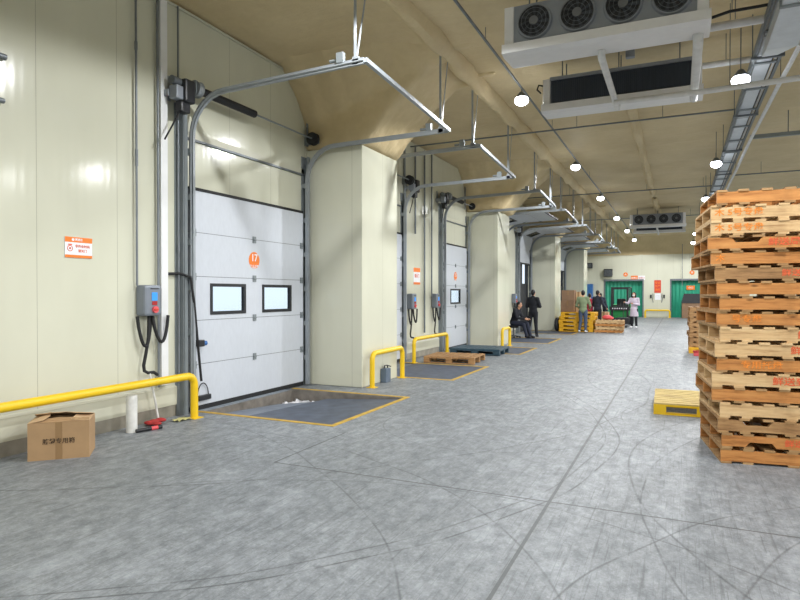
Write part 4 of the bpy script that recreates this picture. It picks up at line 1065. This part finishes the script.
# woman in pale coat facing camera
person('person in pale lavender coat and white mask facing the camera', (-1.87, 30.2, 0), R(-18), pose(elL=(.24, -.02, 1.14), elR=(-.26, -.08, 1.2), wrL=(.06, -.24, 1.2), wrR=(-.3, -.34, 1.26), mask=1), 'clav', 'cblack', 'bob', 'cwhite', 'coat', True, .96)

# ------------------------------------------------------------------ forklift
d = thing('forklift', 'green forklift with black mast in front of the left green doorway', 'forklift', (-2.75, 33.2, 0))
for sx in (-.38, .38):
    MB().box(sx-.05, sx+.05, -.1, .08, .08, 1.92).build('mast_rail', M['black'], d)
    MB().box(sx*.7-.06, sx*.7+.06, -1.15, -.12, .06, .1).build('fork', M['black'], d)
MB().box(-.43, .43, -.08, .06, 1.84, 1.93).build('mast_crossbar', M['black'], d)
MB().box(-.33, .33, -.06, .02, .96, 1.03).build('mast_tie', M['black'], d)
for za, zb in ((.2, .36), (.74, .95)): MB().box(-.5, .5, -.16, -.1, za, zb).build('fork_carriage', M['black'], d)
b = MB()
for k in range(7): b.box(-.36+k*.11, -.31+k*.11, -.168, -.16, .82, .88)
b.build('white_dashes', M['signwhite'], d)
MB().bevbox(-.55, .55, .25, 1.6, .22, .85, .06).build('chassis', M['greenmach'], d)
MB().bevbox(-.52, .52, 1.3, 1.9, .3, 1.05, .08).build('counterweight', M['greenmach'], d)
b = MB()
for sx in (-.46, .46):
    b.bar((sx, .3, .85), (sx, .5, 1.95), .05, .05); b.bar((sx, 1.6, 1.0), (sx, 1.5, 1.95), .05, .05); b.bar((sx, .48, 1.95), (sx, 1.52, 1.95), .05, .05)
for k in range(5): b.bar((-.46, .5+k*.25, 1.95), (.46, .5+k*.25, 1.95), .04, .03)
b.build('overhead_guard', M['black'], d)
MB().bevbox(-.22, .22, .85, 1.25, .85, 1.35, .04).build('seat', M['rubber'], d)
MB().tube([(0, .5, .85), (0, .62, 1.15)], .02, 8).build('steering_column', M['black'], d)
for sx in (-.5, .5):
    for y, r in ((.35, .25), (1.5, .21)): MB().tube([(sx-.08, y, r), (sx+.08, y, r)], r, 22).build('wheel', M['rubber'], d)
d = thing('hand_pallet_truck', 'dark hand pallet truck on the floor beside the woman in lavender', 'pallet truck', (-2.45, 30.9, 0))
for sx in (-.2, .2): MB().box(sx-.08, sx+.08, -.5, .5, .07, .12).build('fork', M['steel'], d)
MB().bevbox(-.28, .28, .5, .68, .06, .45, .03).build('pump_body', M['black'], d)
MB().tube([(0, .62, .4), (0, .78, 1.15), (-.15, .8, 1.22), (.15, .8, 1.22)], .018, 8).build('handle', M['black'], d)
for sx in (-.2, .2): MB().tube([(sx-.04, -.4, .05), (sx+.04, -.4, .05)], .05, 12).build('wheel', M['rubber'], d)
d = thing('tyre', 'black tyre leaning at the third pier left of the yellow pallets', 'tyre', (-4.72, 26.27, .3))
b = MB(); b.tube([(0, .0+.22*math.cos(t), .22*math.sin(t)) for t in [2*PI*k/24 for k in range(25)]], .075, 10, False); b.build('tyre_ring', M['rubber'], d)

# ------------------------------------------------------------------ world, camera, view
w = bpy.data.worlds.new('World'); S.world = w; w.use_nodes = True
bg = w.node_tree.nodes['Background']; bg.inputs[0].default_value = lin('#e2effa'); bg.inputs[1].default_value = 1.3
cam = bpy.data.cameras.new('camera'); co = bpy.data.objects.new('camera', cam); COL.objects.link(co)
cam.sensor_width = 36; cam.lens = 27; cam.clip_start = .05; cam.clip_end = 200
co.location = (0, 0, 1.6); co.rotation_euler = (PI/2-math.atan(6/600), 0, R(24.86))
S.camera = co
vs = S.view_settings; vs.view_transform = 'Standard'; vs.look = 'None'; vs.gamma = 1; vs.exposure = 0
try: vs.use_curve_mapping = False
except Exception: pass
